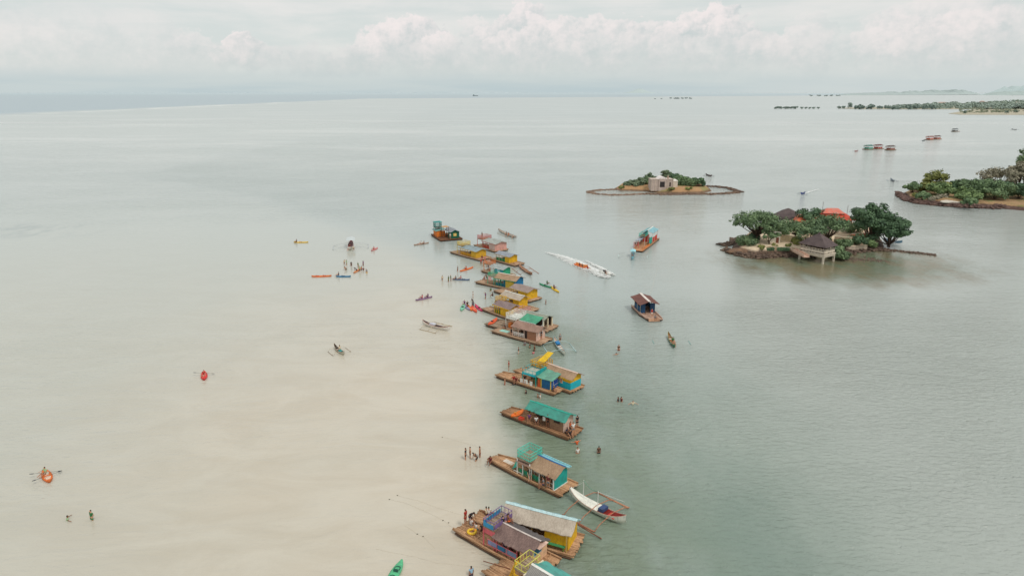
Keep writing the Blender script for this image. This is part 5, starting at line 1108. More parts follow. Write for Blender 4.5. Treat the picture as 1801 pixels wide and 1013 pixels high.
def rocks(path, label, n, s, spread=.5, zz=.15, m_=None, name='rock_bank', kind=None, h=.6):
    """a bank of many irregular stones along a path, one object"""
    rnd = random.Random(int(path[0][0])); mb = MB(); q = [G(*p) for p in path]; seg = [(a, b, (b-a).length) for a, b in zip(q, q[1:])]; tot = sum(x[2] for x in seg)
    for i in range(n):
        u = rnd.uniform(0, tot)
        for a, b, l in seg:
            if u <= l: break
            u -= l
        p = a.lerp(b, min(1, u/l)); d_ = (b-a).normalized(); o_ = rnd.gauss(0, spread); p = p+Vector((-d_.y, d_.x, 0))*o_; k = s*rnd.uniform(.45, 1.3); hz = h*max(.1, 1-abs(o_)/(spread*2.2))
        mb.blob((p.x, p.y, zz+hz*rnd.uniform(-.2, .8)), (k*rnd.uniform(.8, 1.4), k*rnd.uniform(.8, 1.3), k*rnd.uniform(.5, .8)), 6, 4, .22)
    o = mb.build(name, m_ or ROCK); return tag(o, label, None if kind else 'rocks', kind=kind)
# -- near island
SOIL1 = ground_mat((sRGB(226, 208, 180), sRGB(212, 188, 158), sRGB(196, 168, 140)), (sRGB(112, 90, 74), sRGB(60, 48, 42)), .9, 1.5)
I1 = [(1284, 437), (1288, 446), (1305, 450), (1328, 453), (1360, 450), (1395, 449), (1430, 452), (1470, 453), (1500, 446), (1540, 440), (1556, 436), (1552, 424), (1545, 412), (1530, 402), (1480, 396), (1430, 394), (1370, 396), (1325, 404), (1302, 420)]
island(I1, 'raised sandy ground of the near island with rocky edge', SOIL1, 1.9, 2.6, hfun=lambda x, y, d: 1.9 if x > 64 else .7+1.2*max(0, (x-58)/6))
rocks([(1276, 440), (1286, 446), (1304, 451), (1328, 455), (1362, 452), (1396, 451), (1432, 452)], 'dark boulders along the near shore of the pavilion island', 520, .42, .5, .05, h=1.15)
rocks([(1468, 452), (1500, 444), (1540, 440), (1565, 441)], 'brown boulders right of the stilt pavilion', 320, .4, .7, .05, h=.9)
rocks([(1545, 436.5), (1562, 440.8), (1580, 441.2), (1597, 444.6), (1612, 444.4), (1630, 447.6), (1646, 448.8)], 'low stone spit running right from the pavilion island', 330, .26, .75, -.02, h=.28, name='stone_spit')
rocks([(1480, 456), (1510, 455), (1535, 459), (1552, 457)], 'scattered half drowned stones in front of the spit', 300, .26, 1.6, -.1, h=.15, kind='stuff')
rocks([(1268, 432), (1290, 428), (1300, 420)], 'brown rubble at the left tip of the pavilion island', 200, .4, .8, .1, h=.5)
def at_z(px, py, zb): g = G(px, py, zb); return g
tree(1330, 428, 'umbrella shaped green tree with visible trunk at the left of the pavilion island', 8.0, 5.9, 'mid', base=1.4, trunk=.42, n=5200, leaf=.28, seed=3, lobes=24, thick=.3, open_=.12)
tree(1352, 432, 'smaller green tree beside the umbrella shaped one', 4.6, 2.4, 'mid', base=1.6, trunk=.35, n=1300, leaf=.25, seed=4, lobes=7)
tree(1398, 424, 'broad flat crowned tree behind the courtyard', 4.8, 5.6, 'mid', base=1.6, trunk=.55, n=3800, leaf=.28, seed=5, lobes=15, open_=.3)
tree(1414, 441, 'leaning many branched tree left of the pavilion roof', 6.0, 3.6, 'mid', base=1.6, trunk=.52, n=1800, leaf=.24, seed=6, lobes=12, lean=(1.8, 1.0), open_=.25)
tree(1458, 436, 'spreading light crowned tree right behind the pavilion roof', 7.9, 5.4, 'mid', base=1.6, trunk=.5, n=4200, leaf=.27, seed=7, lobes=18, open_=.35, lean=(-.6, 1.0))
tree(1426, 408, 'round dark tree left of the red roof', 6.4, 4.0, 'dark', base=1.6, trunk=.35, n=2400, leaf=.3, seed=8, lobes=11)
tree(1530, 426, 'tall dense dark tree with pointed top right of the red roof', 10.2, 5.6, 'dark', base=1.0, trunk=.08, n=6800, leaf=.33, seed=9, lobes=24, squash=1.0, thick=.4)
tree(1563, 432, 'dense dark rounded tree at the right end of the pavilion island', 7.6, 4.9, 'dark', base=.6, trunk=.04, n=6000, leaf=.33, seed=10, lobes=22, thick=.35)
bush(1311, 438, 'thick green shrub at the foot of the umbrella shaped tree', 3.0, 'mid', 3.8, .4, 2600, .25, 2)
bush(1476, 456, 'rounded mangrove shrub standing in water right of the pavilion', 2.7, 'mid', 4.0, .0, 2000, .24, 3)
bush(1526, 434, 'small bright shrub on the wall right of the pavilion', 2.0, 'light', 2.6, .9, 1100, .22, 4)
bush(1340, 438, 'low shrub between the umbrella tree and the hedge', 1.3, 'olive', 1.4, 1.4, 500, .18, 5)
bush(1386, 436, 'small rust green shrub at the right end of the hedge', .9, 'olive', 1.5, 1.6, 400, .18, 6)
bush(1362, 435, 'small rust green shrub in the gap of the hedge', .8, 'olive', 1.3, 1.6, 350, .18, 7)
for (a, b, lb) in ((1349, 1361, 'left clipped hedge on the sea wall'), (1367, 1388, 'right clipped hedge on the sea wall')):
    rnd = random.Random(a); g0, g1 = G(a, 441, 1.6), G(b, 441, 1.6); t_ = thing('hedge', lb, 'hedge', ((g0.x+g1.x)/2, g0.y, 1.6), 0, 'hedges on the sea wall'); L_ = (g1-g0).length; lv = MB()
    for _ in range(int(L_*220)): leaf_cloud(lv, rnd, (rnd.uniform(-L_/2, L_/2), rnd.uniform(-.35, .35), rnd.uniform(.1, .8)), (.12, .12, .12), 1, .15)
    o = bpy.data.objects.new('foliage', lv.mesh('foliage', mat('foliage', *FOL['dark'], .8))); col.objects.link(o); o.parent = t_; MB().boxb(-L_/2, L_/2, -.25, .25, 0, .7).build('branches', mat('foliage', *FOL['dark'], .8), t_)
for (x, y, r_, k_, lb) in [(1486, 436, 2.4, 'mid', 'leafy shrub before the peach wall of the island'), (1506, 432, 2.6, 'dark', 'dark shrub in front of the red orange wall'), (1446, 432, 2.2, 'mid', 'shrub peeping out right behind the pavilion roof'), (1376, 414, 2.6, 'mid', 'shrub below the eaves of the thatched hut'), (1497, 412, 3.0, 'mid', 'tall shrub against the right corner of the cream house'), (1320, 424, 2.4, 'dark', 'dark shrub behind the trunk of the umbrella shaped tree'), (1404, 430, 1.8, 'olive', 'olive shrub at the island end of the footbridge'), (1440, 414, 3.0, 'dark', 'dark shrub at the left corner of the cream house')]:
    bush(x, y, lb, r_, k_, r_*1.35, 1.5, 1100, .26, int(x))
# stilt pavilion
gp = G(1437, 455.5, 0); PV = thing('stilt_pavilion', 'white railed pavilion on stilts with dark thatched hip roof over the water', 'pavilion', (gp.x, gp.y, 0), R(-45+11))
CONC = P(206, 194, 176); hw = 2.45; TH_DK = mat('thatch', sRGB(104, 90, 88), sRGB(66, 56, 58), .9)
for sx in (-1, 1):
    for sy in (-1, 1): MB().boxb(sx*hw-.17, sx*hw+.17, sy*hw-.17, sy*hw+.17, -.6, 1.65).build('stilt', CONC, PV)
MB().boxb(-hw-.25, hw+.25, -hw-.25, hw+.25, 1.65, 1.87).build('floor_slab', CONC, PV); MB().boxb(-hw, hw, -hw-.12, -hw+.12, 1.25, 1.647).boxb(-hw-.12, -hw+.12, -hw, hw, 1.25, 1.645).boxb(-hw, hw, hw-.12, hw+.12, 1.25, 1.646).boxb(hw-.12, hw+.12, -hw, hw, 1.25, 1.644).build('floor_beam', CONC, PV)
mb = MB()
for (a, b) in (((-hw, -hw), (hw, -hw)), ((hw, -hw), (hw, hw)), ((hw, hw), (-hw, hw)), ((-hw, hw), (-hw, -hw))):
    a = Vector((*a, 0)); b = Vector((*b, 0)); mb.bar((a.x, a.y, 2.8), (b.x, b.y, 2.8), .12, .1); mb.bar((a.x, a.y, 2.3), (b.x, b.y, 2.3), .08, .5)
    for i in range(9): p = a.lerp(b, i/8); mb.bar((p.x, p.y, 1.87), (p.x, p.y, 2.75), .09)
mb.build('railing', CONC, PV)
for sx in (-1, 0, 1):
    for sy in (-1, 0, 1):
        if sx or sy: MB().boxb(sx*hw*.97-.1, sx*hw*.97+.1, sy*hw*.97-.1, sy*hw*.97+.1, 1.87, 3.75).build('column', P(96, 80, 72), PV)
mb = MB(); rw = hw+.5
for k, (w_, zz_) in enumerate(((rw, 3.35), (rw*.74, 3.95), (rw*.42, 4.75), (rw*.12, 5.4), (.02, 5.55))): mb.v += [tuple(Vector((math.cos(R(45+90*i+o_))*w_*(1.414 if o_ == 0 else 1.0), math.sin(R(45+90*i+o_))*w_*(1.414 if o_ == 0 else 1.0), zz_-(0.04 if o_ else 0)))) for i in range(4) for o_ in (0, 45)]
for r_ in range(4):
    for k in range(8): mb.f.append((r_*8+k, r_*8+(k+1) % 8, r_*8+8+(k+1) % 8, r_*8+8+k))
mb.f.append(tuple(range(7, -1, -1))); mb.build('roof', TH_DK, PV); MB().blob((0, 0, 5.6), (.22, .22, .2), 8, 6).build('finial', TH_DK, PV, True)
tb = MB().boxb(-.9, .9, -.5, .5, 2.55, 2.61).boxb(-.08, .08, -.08, .08, 1.87, 2.55).build('table', WOOD, PV)
PV.scale = (1.28, .93, 1.22); PV.rotation_euler.z = R(-55); PV.location = (G(1411, 455.5)+G(1460, 460))/2
g0 = G(1396, 441, 1.7); g1 = G(1416, 450, 1.9); fb = thing('footbridge', 'pinkish footbridge from the island to the stilt pavilion', 'footbridge', ((g0.x+g1.x)/2, (g0.y+g1.y)/2, 1.65), math.atan2(g1.y-g0.y, g1.x-g0.x)); Lb = (g1-g0).length/2+.8
MB().boxb(-Lb, Lb, -.7, .7, 0, .2).build('deck', P(196, 160, 140), fb); MB().boxb(-Lb, Lb, -.7, -.62, .2, .7).boxb(-Lb, Lb, .62, .7, .2, .7).build('parapet', P(206, 176, 156), fb)
# main house
gh = G(1466, 412, 1.7); HS = thing('island_house', 'cream house with bright red orange hip roof behind the trees', 'house', (gh.x, gh.y+2, 1.6), R(-8)); CW = P(216, 208, 192); RR = mat('sheet', sRGB(216, 82, 56), sRGB(176, 60, 44), .6)
def hiproof(par, x0, x1, y0, y1, z0, z1, m_, name='roof', ridge=.45, ov=.6):
    x0 -= ov; x1 += ov; y0 -= ov; y1 += ov; ym = (y0+y1)/2; rl = (y1-y0)/2*ridge*2; mb = MB(); a, b = x0+rl/1.0*.9, x1-rl*.9
    if a > b: a = b = (x0+x1)/2
    mb.v += [(x0, y0, z0), (x1, y0, z0), (x1, y1, z0), (x0, y1, z0), (a, ym, z1), (b, ym, z1)]; mb.f += [(0, 1, 5, 4), (1, 2, 5), (2, 3, 4, 5), (3, 0, 4), (3, 2, 1, 0)]; return mb.build(name, m_, par)
MB().boxb(-4, 5.5, 0, 6, 0, 3.9).build('wall', CW, HS); hiproof(HS, -4, 5.5, 0, 6, 3.92, 5.9, RR, ov=1.0); MB().boxb(-9.5, -4.003, -1, 5, 0, 3.2).build('wall', CW, HS); hiproof(HS, -9.5, -4.6, -1, 5, 3.25, 5.2, mat('sheet', sRGB(214, 116, 78), sRGB(170, 84, 60), .6)); MB().boxb(-1.6, 3.0, 1.8, 4.2, 4.6, 5.4).build('roof_lantern', P(222, 214, 200), HS); hiproof(HS, -1.6, 3.0, 1.8, 4.2, 5.42, 6.7, mat('sheet', sRGB(222, 96, 70), sRGB(196, 150, 136), .6), ov=.8)
for x in (-2.6, -.2, 2.2, 4.4): w_ = MB().boxb(x-.5, x+.5, -.04, -.01, 1.2, 2.8).build('window', P(70, 78, 84), HS); MB().boxb(x-.6, x-.5, -.07, 0, 1.1, 2.9).boxb(x+.5, x+.6, -.07, 0, 1.1, 2.9).boxb(x-.5, x+.5, -.07, 0, 2.8, 2.9).boxb(x-.5, x+.5, -.07, 0, 1.1, 1.2).build('frame', WHITE, w_)
MB().boxb(-7.5, -6.5, -1.04, -1.01, 0, 2.3).build('door', P(110, 70, 50), HS); MB().tube([(-2, 3, 5.8), (-2, 3, 8.4)], .06, 5).build('antenna', P(120, 110, 110), HS); MB().tube([(4.8, 3, 4.6), (4.8, 3, 7.6)], .06, 5).build('antenna', P(120, 110, 110), HS)
gh = G(1383, 400, 1.7); KT = thing('thatched_hut', 'round hut with dark grey conical thatch behind the left trees', 'hut', (gh.x, gh.y, 1.6)); mb = MB(); mb.loft([[(math.cos(k*math.pi/8)*r_, math.sin(k*math.pi/8)*r_, z_) for k in range(16)] for r_, z_ in ((5.2, 3.0), (3.8, 3.9), (1.8, 5.1), (.15, 5.8))]); mb.build('roof', TH_DK, KT, True)
for k in range(8): MB().boxb(-.12, .12, -.12, .12, 0, 3.1).build('post', WOOD, KT, False, (math.cos(k*math.pi/4)*4.2, math.sin(k*math.pi/4)*4.2, 0))
MB().tube([(0, 0, 0), (0, 0, .9)], [3.6, 3.6], 16).build('low_wall', CREAM, KT)
gh = G(1362, 427, 1.7); WB = thing('white_shed', 'small white shed with brown door left of the courtyard', 'shed', (gh.x, gh.y, 1.65), R(-20)); MB().boxb(-1.3, 1.3, -1, 1, 0, 2.7).build('wall', P(222, 212, 196), WB); MB().boxb(-1.45, 1.45, -1.15, 1.15, 2.71, 2.85).build('roof', P(200, 190, 176), WB); MB().boxb(.3, 1.0, -1.04, -1.01, 0, 1.7).build('door', P(120, 70, 52), WB); MB().boxb(-.9, -.3, -1.04, -1.01, 1.3, 1.9).build('window', DARK, WB)
def wall(px0, py0, px1, py1, z0, h, th, m_, label, name='garden_wall'):
    a, b = G(px0, py0, z0), G(px1, py1, z0); mb = MB(); L_ = (b-a).length; mb.boxb(0, L_, -th/2, th/2, 0, h); t_ = thing(name, label, 'wall', a, math.atan2(b.y-a.y, b.x-a.x)); mb.build('masonry', m_, t_); MB().boxb(-.05, L_+.05, -th/2-.06, th/2+.06, h+.002, h+.1).build('coping', P(214, 196, 170), t_); return t_
wall(1368, 424, 1404, 428, 1.6, 1.7, .3, P(222, 202, 168), 'cream wall at the back of the sandy courtyard'); wall(1466, 432, 1496, 434, 1.5, 2.4, .3, P(216, 184, 152), 'peach wall right of the spreading tree'); wall(1496, 424, 1526, 422, 1.6, 1.9, .3, P(206, 122, 94), 'red orange wall under the dark tree')
wall(1476, 441, 1524, 438, .6, 1.0, .4, P(184, 166, 146), 'long low stone terrace wall above the boulders'); wall(1432, 424, 1462, 426, 1.6, 2.6, .3, P(222, 206, 180), 'tall cream wall behind the pavilion roof')
wall(1330, 436, 1402, 440, 1.4, .55, .35, P(204, 178, 140), 'low sandy kerb wall along the courtyard edge')
for i, (x, y, s1, lb) in enumerate([(1471, 433, 'maroon', 'visitor in maroon by the peach wall'), (1500, 427, 'black', 'visitor in black near the red orange wall')]): person(x, y, lb, 'stand', 40, s1, 'navy', 1.6)
# boulder at the left tip
o = MB().blob((0, 0, .5), (3.4, 2.2, .8), 14, 8, .08).build('shore_rock', mat('rock', sRGB(150, 118, 92), sRGB(78, 60, 50), .9), None, True, G(1301, 446, 0)); tag(o, 'flat topped brown rock shelf at the left end of the pavilion island', 'rock')
# -- islet with the stone building
SOIL2 = ground_mat((sRGB(190, 150, 108), sRGB(160, 124, 88), sRGB(146, 136, 90)), (sRGB(140, 112, 86), sRGB(88, 70, 56)), .3, .9)
island([(1078, 333), (1090, 336), (1130, 337), (1160, 340), (1200, 341), (1236, 340), (1252, 337), (1250, 332), (1230, 327), (1190, 324), (1140, 323), (1105, 326), (1085, 329)], 'brown earth mound of the stone building islet', SOIL2, 1.9, 3.5, 1.2)
rocks([(1034, 338.5), (1050, 342), (1075, 343.6), (1100, 343.5), (1130, 341.5)], 'curved sandbank of stones enclosing the left tide pool, near side', 300, .5, .6, -.04, h=.18, m_=mat('rock', sRGB(150, 124, 104), sRGB(98, 80, 68), .9), name='stone_bank')
rocks([(1034, 338.5), (1048, 335.5), (1075, 334), (1088, 334)], 'curved bank of stones enclosing the left tide pool, far side', 120, .6, .5, -.02, h=.2, name='stone_bank', m_=mat('rock', sRGB(150, 124, 104), sRGB(98, 80, 68), .9))
rocks([(1130, 341.5), (1170, 342.5), (1215, 342), (1262, 341.8), (1300, 339)], 'curved stone bank on the near right side of the islet', 460, .55, .8, 0, h=.35, name='stone_bank', m_=mat('rock', sRGB(136, 112, 92), sRGB(84, 66, 56), .9))
rocks([(1236, 328), (1262, 329), (1285, 332.5), (1301, 338.5)], 'dark causeway of stones on the far right side of the islet', 300, .5, .7, .05, h=.5, name='stone_bank')
gb = G(1165, 332, 1.6); SB = thing('stone_building', 'square pinkish concrete building with dark doorway and white vaulted roof', 'building', (gb.x, gb.y, 1.5), R(4)); STN = mat('rock', sRGB(206, 188, 176), sRGB(172, 154, 144), .9, .8)
MB().boxb(-5.6, 5.2, 0, 6, -1, 4.6).build('wall', STN, SB); MB().boxb(-2.1, 1.5, -.5, -.003, -1, 4.9).build('porch', STN, SB); MB().boxb(-1.5, .9, -.56, -.503, .9, 3.6).build('door', P(46, 40, 40), SB)
for x in (-5.65, -3.8, -2.2, 2.4, 5.0): MB().boxb(x, x+.3, -.2, -.004, -1, 4.7).build('pilaster', P(196, 178, 162), SB)
SB.scale = (.84, .84, .84); w_ = MB().boxb(3.4, 4.1, -.05, -.006, 1.2, 3.2).build('window', DARK, SB)
mb = MB(); mb.grid(lambda u, v: (-2.4+4.8*u, .2+5.6*v, 4.6+1.3*math.sin(math.pi*u)), 12, 2); mb.poly([(-2.4+4.8*u/12, .2, 4.6+1.3*math.sin(math.pi*u/12)) for u in range(13)]); mb.build('vault_roof', P(222, 212, 208), SB)
MB().boxb(-5.8, 5.4, -.2, 6.2, 4.602, 4.75).build('cornice', P(190, 174, 160), SB); MB().boxb(2.6, 3.2, 1, 1.6, 4.75, 6.3).build('chimney', P(170, 140, 124), SB); MB().boxb(5.3, 8.2, 2, 5.5, -1, 3.6).build('side_wing', P(206, 196, 180), SB); hiproof(SB, 5.3, 8.2, 2, 5.5, 3.62, 4.4, P(220, 214, 204), 'wing_roof', .3, .2)
for i, (x, y, h_, r_, k_, lb) in enumerate([(1104, 329, 3.2, 2.0, 'pale', 'leftmost small shrubby tree on the stone building islet'), (1116, 329, 4.2, 3.2, 'pale', 'pale green bushy tree second from left on the islet'), (1126, 328, 4.8, 3.0, 'pale', 'pale green tree third from left on the islet'), (1136, 327, 6.2, 3.4, 'mid', 'taller green tree just left of the stone building'), (1144, 326, 7.4, 2.8, 'pale', 'feathery tree rising behind the left corner of the stone building'),
   (1187, 326, 7.4, 3.4, 'dark', 'dark tree just right of the stone building'), (1196, 328, 6.4, 3.8, 'mid', 'green tree second right of the stone building'), (1207, 329, 5.4, 3.6, 'mid', 'green tree third right of the stone building'), (1218, 330, 5.0, 3.4, 'mid', 'low green tree fourth right of the stone building'), (1228, 330, 6.0, 2.8, 'dark', 'rightmost darker tree on the stone building islet'), (1170, 322, 8.4, 2.6, 'pale', 'tree top showing behind the white vaulted roof')]):
    tree(x, y, lb, h_*.68, r_*1.05, k_, base=1.1, trunk=.04, n=1500, leaf=.40, seed=60+i, lobes=14, group='trees on the stone building islet')
for i, (x, y) in enumerate([(1211, 334), (1180, 334), (1092, 332)]): bush(x, y, ['low shrub in front of the right trees of the islet', 'low shrub at the right foot of the stone building', 'low scrub at the left end of the islet mound'][i], 1.6, 'olive', 1.5, 1.2, 260, .34, 70+i)
# -- right islet
SOIL3 = ground_mat((sRGB(184, 148, 112), sRGB(132, 110, 72), sRGB(116, 120, 70)), (sRGB(104, 80, 70), sRGB(66, 50, 46)), .8, 1.3)
island([(1580, 342), (1592, 351), (1612, 356.5), (1650, 360), (1680, 362), (1700, 364), (1745, 366), (1801, 371), (1900, 382), (1900, 320), (1801, 326), (1740, 330), (1680, 332), (1630, 333), (1600, 336)], 'brown scrubby ground of the right islet', SOIL3, 1.8, 4.0, 1.5)
rocks([(1579, 342), (1590, 351), (1612, 358), (1650, 362), (1700, 365.5), (1745, 367), (1787, 366)], 'long reddish brown stone embankment of the right islet', 620, .75, .6, .3, h=1.2, name='stone_embankment', m_=mat('rock', sRGB(122, 96, 86), sRGB(72, 54, 50), .9))
o = MB().slab([tuple(G(x, y, 1.42)) for x, y in ((1653, 355.4), (1658, 354), (1664, 353.2), (1671, 354), (1679, 355.2), (1688, 356.6), (1682, 357.2), (1674, 356.8), (1668, 357.4), (1658, 356.8))], (0, 0, .3)).build('salt_pan', P(196, 188, 174)); tag(o, 'pale wet patch inside the right islet', kind='structure')
for i, (x, y, h_, r_, k_, lb) in enumerate([(1603, 341, 4.6, 3.2, 'mid', 'round green bush tree at the left tip of the right islet'), (1626, 341, 4.4, 3.0, 'olive', 'olive bush tree second from the left tip'), (1641, 338, 8.0, 5.4, 'olive', 'large yellowish round tree of the right islet'), (1652, 346, 5.0, 4.8, 'light', 'light green spreading bush below the large yellowish tree'), (1674, 338, 4.2, 3.2, 'dark', 'dark low tree right of the large yellowish tree'), (1690, 338, 5.0, 3.6, 'mid', 'green tree at the back centre of the right islet'),
   (1697, 352, 5.0, 4.8, 'light', 'light olive tree in front centre of the right islet'), (1712, 344, 5.6, 5.0, 'mid', 'green tree behind the embankment, centre right'), (1728, 349, 7.0, 6.4, 'mid', 'biggest blue green tree of the right islet'), (1748, 353, 6.6, 6.0, 'mid', 'blue green tree beside the biggest one'), (1708, 356, 3.6, 3.6, 'light', 'bright low bush tree on the embankment'), (1622, 352, 3.0, 2.6, 'mid', 'small bush near the lower left shore of the right islet'), (1790, 352, 6.6, 6.0, 'dark', 'dark teal tree at the right edge of the photo'),
   (1736, 336, 9.0, 5.0, 'brown', 'bare grey brown tree behind the green trees'), (1757, 336, 10.0, 5.2, 'brown', 'second bare grey brown tree nearer the right edge'), (1705, 363, 3.2, 2.4, 'mid', 'small green shrub tree growing on the embankment edge')]):
    tree(x, y, lb, h_, r_, k_, base=1.2, trunk=.05 if k_ != 'brown' else .3, n=2600 if k_ != 'brown' else 900, leaf=.40, seed=80+i, lobes=12, open_=.0 if k_ != 'brown' else .3, group='trees of the right islet')
tree(1787, 345, 'tall olive brown tree reaching up at the right edge', 13, 5.5, 'brown', base=1.4, trunk=.12, n=4200, leaf=.42, seed=97, lobes=20, group='trees of the right islet', thick=.4)
tree(1812, 340, 'tallest green tree cut by the right edge of the photo', 17.5, 8.5, 'mid', base=1.4, trunk=.15, n=6200, leaf=.45, seed=98, lobes=20, group='trees of the right islet', thick=.5)
for i, (x, y) in enumerate([(1636, 353), (1645, 351), (1661, 349), (1612, 347)]): bush(x, y, ['brown dry shrub near the pale wet patch, leftmost', 'brown dry shrub near the pale wet patch, middle', 'brown dry shrub near the pale wet patch, rightmost', 'scrubby shrub by the left tip of the right islet'][i], 2.4, 'brown' if i < 3 else 'olive', 2.0, 1.2, 420, .36, 110+i)
# stake fence in the water
mb = MB(); a, b = G(1570, 320.5), G(1722, 322)
for i in range(46): p = a.lerp(b, i/45); mb.tube([(p.x, p.y+random.uniform(-.6, .6), -.3), (p.x+random.uniform(-.2, .2), p.y, .6+random.uniform(0, .4))], .06, 5)
tag(mb.build('stake_fence', P(120, 112, 104)), 'line of thin stakes in the water left of the bare trees', 'fence')
# ------------------------------------------------------------------ far coast
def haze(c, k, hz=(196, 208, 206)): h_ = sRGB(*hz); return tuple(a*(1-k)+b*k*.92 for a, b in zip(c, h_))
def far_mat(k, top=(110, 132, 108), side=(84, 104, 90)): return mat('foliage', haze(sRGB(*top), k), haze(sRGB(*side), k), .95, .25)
def ridge(px0, px1, ybase, hfun, depth, label, m_, name='hills', n=90, seed=1, base_far=None):
    """low landform: front shore along the given photo line, top height from hfun(u) metres"""
    a, b = G(px0, ybase[0]), G(px1, ybase[1]); mb = MB(); rnd = random.Random(seed); nv = 7; d0 = Vector((0, 1, 0))
    for i in range(n+1):
        u = i/n; p = a.lerp(b, u); hh = hfun(u)*(1+.0*rnd.random()); taper_ = min(1, u*12, (1-u)*12 if px1 < 1801 else 1)
        for j in range(nv+1):
            v = j/nv; prof = math.sin(math.pi*min(1, v*1.1+.01))**.9; mb.v.append((p.x, p.y+depth*v*max(.15, taper_), -.3+max(.02, hh*prof*taper_*(1+rnd.uniform(-.22, .22)))))
    for i in range(n):
        for j in range(nv): a_ = i*(nv+1)+j; mb.f.append((a_, a_+nv+1, a_+nv+2, a_+1))
    return tag(mb.build(name, m_, None, False), label, kind='structure')
def clumps(mb, rnd, p, r, h, n, leafs, s):
    for _ in range(n):
        a = rnd.uniform(0, 6.28); q = math.sqrt(rnd.random())*r; leaf_cloud(mb, rnd, (p[0]+q*math.cos(a), p[1]+q*math.sin(a), h*rnd.uniform(.3, .75)), (r*.5, r*.5, h*.3), leafs, s)
def fartree(px, py, label, h, r, k=.35, n=9, group='mangrove trees along the far shore', top=(104, 128, 104), side=(66, 92, 80), base=.5, name='mangrove_tree'):
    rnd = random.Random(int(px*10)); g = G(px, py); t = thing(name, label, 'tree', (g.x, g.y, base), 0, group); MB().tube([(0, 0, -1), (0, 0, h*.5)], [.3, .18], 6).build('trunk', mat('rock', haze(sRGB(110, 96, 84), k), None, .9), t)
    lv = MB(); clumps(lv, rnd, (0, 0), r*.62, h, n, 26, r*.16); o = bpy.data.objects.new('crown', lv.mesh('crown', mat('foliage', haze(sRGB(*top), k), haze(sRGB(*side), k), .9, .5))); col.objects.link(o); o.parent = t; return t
FSOIL = mat('rock', haze(sRGB(196, 168, 134), .3), haze(sRGB(130, 128, 92), .3), .95, .05)
def flatland(pts, label, name='shore_land', z_=.5, m_=None):
    q = [G(*p) for p in pts]; mb = MB(); mb.slab([(p.x, p.y, z_) for p in q], (0, 0, -z_-.6)); return tag(mb.build(name, m_ or FSOIL), label, kind='structure')
flatland([(1668, 200.5), (1690, 202.4), (1801, 202.8), (2000, 204), (2000, 189), (1801, 188), (1740, 191), (1700, 195)], 'reddish sandy tongue of land at the right edge')
flatland([(1474, 191.2), (1500, 192.2), (1560, 192.5), (1620, 192.6), (1690, 192.8), (1720, 193), (2000, 193), (2000, 182), (1801, 180.2), (1740, 181.5), (1650, 184.5), (1590, 187.5), (1540, 189), (1490, 190)], 'low green coast behind the sandy tongue')
lab_pos = ['leftmost', 'second from left', 'third from left', 'fourth from left', 'fifth from left', 'sixth from left', 'seventh from left', 'eighth from left', 'ninth from left', 'tenth from left', 'eleventh from left', 'twelfth from left', 'thirteenth from left']
for i, x in enumerate([1366, 1374, 1383, 1392, 1399, 1410, 1417, 1424, 1431, 1439]): fartree(x, 192.3, f'{lab_pos[i]} mangrove of the detached row far out in the bay', 6.5 if i < 5 else 5.2, 9 if i < 5 else 5, .3, 8, 'detached row of mangroves in the bay')
for i, (x, h_, r_, y_) in enumerate([(1475, 7, 7, 192), (1483, 7, 7, 191.8), (1495, 16, 9, 191.5), (1511, 12, 15, 192.8), (1532, 12, 14, 192.8), (1547, 9, 9, 193.4), (1560, 10, 9, 193), (1571, 8, 8, 193.5), (1583, 9, 10, 192.5), (1598, 12, 12, 193), (1612, 13, 11, 193), (1626, 11, 9, 193.2), (1640, 12, 12, 193)]): fartree(x, y_, f'{lab_pos[i]} mangrove standing along the far green coast', h_, r_, .3, 11)
rnd = random.Random(5); lv = MB(); cnt = 0
for i in range(520):
    x = rnd.uniform(1570, 1900); lo = 193.2; hi = 189.5-(x-1570)/231*8.5 if x < 1801 else 181; y_ = lo+(hi-lo)*rnd.random()**.8
    g = G(x, y_); sc_2 = rnd.uniform(.7, 1.3)*(1+max(0, (192-y_))*.06); clumps(lv, rnd, (g.x, g.y), 11*sc_2, 7.5*sc_2, 2, 22, 2.0*sc_2)
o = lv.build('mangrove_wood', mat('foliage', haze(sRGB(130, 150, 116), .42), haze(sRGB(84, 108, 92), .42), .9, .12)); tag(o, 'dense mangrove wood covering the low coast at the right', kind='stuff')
lv = MB()
for i in range(150):
    x = rnd.uniform(1690, 1860); y_ = 200-(x-1690)*.02-rnd.random()**1.5*8; g = G(x, y_); clumps(lv, rnd, (g.x, g.y), 5, 3.6, 2, 18, 1.0)
o = lv.build('coastal_scrub', mat('foliage', haze(sRGB(140, 146, 104), .25), haze(sRGB(104, 112, 78), .25), .9, .2)); tag(o, 'olive scrub on the sandy tongue at the right edge', kind='stuff')
for i, (x, y_) in enumerate([(1697, 200.6), (1770, 201), (1786, 200)]): fartree(x, y_, ['dark bush at the left end of the sandy tongue', 'dark bush left of centre on the sandy tongue', 'dark bush by the right edge on the sandy tongue'][i], 6, 5, .2, 8, 'bushes on the sandy tongue')
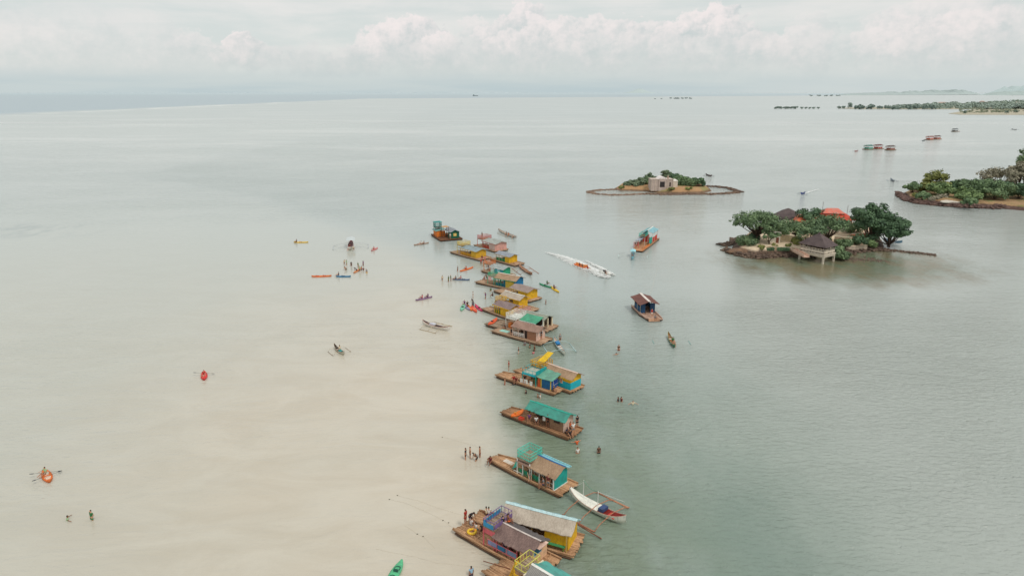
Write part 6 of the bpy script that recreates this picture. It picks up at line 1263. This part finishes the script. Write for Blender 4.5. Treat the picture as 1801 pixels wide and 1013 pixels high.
# scattered houses of the far village
for i, (x, y_, w2, c1, lb) in enumerate([(1657, 184.5, 26, (216, 190, 160), 'long pale roof standing left above the mangrove wood'), (1742, 182.8, 30, (226, 220, 210), 'white house nearest the middle of the far coast'), (1762, 183.5, 22, (224, 206, 196), 'small pinkish house right of the white one'), (1786, 184, 24, (230, 226, 218), 'white house by the right edge of the far coast'), (1727, 181.8, 20, (206, 180, 168), 'small brown roofed house among far trees')]):
    g = G(x, y_); t_ = thing('far_house', lb, 'house', (g.x, g.y, .5), R(8*i-10), 'houses of the far village'); MB().boxb(-w2/2, w2/2, -5, 5, 0, 5.5).build('wall', mat('paint', haze(sRGB(*c1), .2)), t_); hiproof(t_, -w2/2, w2/2, -5, 5, 5.52, 8.6, mat('paint', haze(sRGB(196, 150, 134) if i != 1 else sRGB(186, 176, 170), .35)), ov=1)
    for kx in (-.28, 0, .28): MB().boxb(w2*kx-1, w2*kx+1, -5.08, -5.01, 1.2, 3.6).build('window', mat('paint', haze(sRGB(100, 110, 112), .3)), t_)
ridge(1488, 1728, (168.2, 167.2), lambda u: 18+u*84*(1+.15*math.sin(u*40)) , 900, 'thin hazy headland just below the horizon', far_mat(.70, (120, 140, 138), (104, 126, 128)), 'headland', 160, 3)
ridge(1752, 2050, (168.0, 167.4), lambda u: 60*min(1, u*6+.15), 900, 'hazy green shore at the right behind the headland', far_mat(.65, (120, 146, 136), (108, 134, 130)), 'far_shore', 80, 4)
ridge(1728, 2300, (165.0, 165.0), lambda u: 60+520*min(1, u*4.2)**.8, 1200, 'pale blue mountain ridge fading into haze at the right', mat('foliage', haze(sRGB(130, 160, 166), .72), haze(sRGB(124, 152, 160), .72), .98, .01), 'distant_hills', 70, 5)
gq = G(1125, 164.2); mb = MB(); rnd = random.Random(9); K_ = 24; R_ = 1450; H_ = 420
for j, (f_, z_) in enumerate(((1, 0), (.6, .28), (.34, .62), (.15, .93), (.05, 1))): mb.v += [(gq.x+math.cos(k*2*math.pi/K_)*R_*f_*1.2, gq.y+math.sin(k*2*math.pi/K_)*R_*f_, H_*z_*(1+rnd.uniform(-.05, .05))) for k in range(K_)]
for j in range(4):
    for k in range(K_): mb.f.append((j*K_+k, j*K_+(k+1) % K_, (j+1)*K_+(k+1) % K_, (j+1)*K_+k))
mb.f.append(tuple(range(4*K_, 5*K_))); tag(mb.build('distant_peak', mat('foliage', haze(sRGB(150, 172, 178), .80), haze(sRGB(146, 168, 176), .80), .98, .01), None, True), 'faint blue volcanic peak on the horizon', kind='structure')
for i, x in enumerate([1152, 1163, 1180, 1187, 1193, 1200, 1207, 1214]): fartree(x, 174.6+(i < 2)*.4, f'{lab_pos[i]} speck sized mangrove near the horizon, centre right', 10 if i > 1 else 6, 14 if i > 1 else 9, .5, 5, 'speck sized mangroves near the horizon', (96, 116, 112), (80, 100, 100))
for i, x in enumerate([1426, 1440, 1452, 1462, 1474]): fartree(x, 169.6, f'{lab_pos[i]} speck sized mangrove left of the thin headland', 16, 32, .5, 5, 'speck sized mangroves beside the headland', (110, 130, 128), (90, 112, 112))
g = G(836, 169.5); t_ = thing('cargo_ship', 'tiny dark ship on the horizon left of centre', 'ship', (g.x, g.y, 0), 0); MB().slab([(-30, -5, 0), (30, -5, 0), (36, -5, 8), (-34, -5, 8)], (0, 10, 0)).build('hull', mat('paint', sRGB(120, 132, 138)), t_); MB().boxb(-26, -12, -4, 4, 8, 20).build('bridge', mat('paint', sRGB(150, 160, 164)), t_)
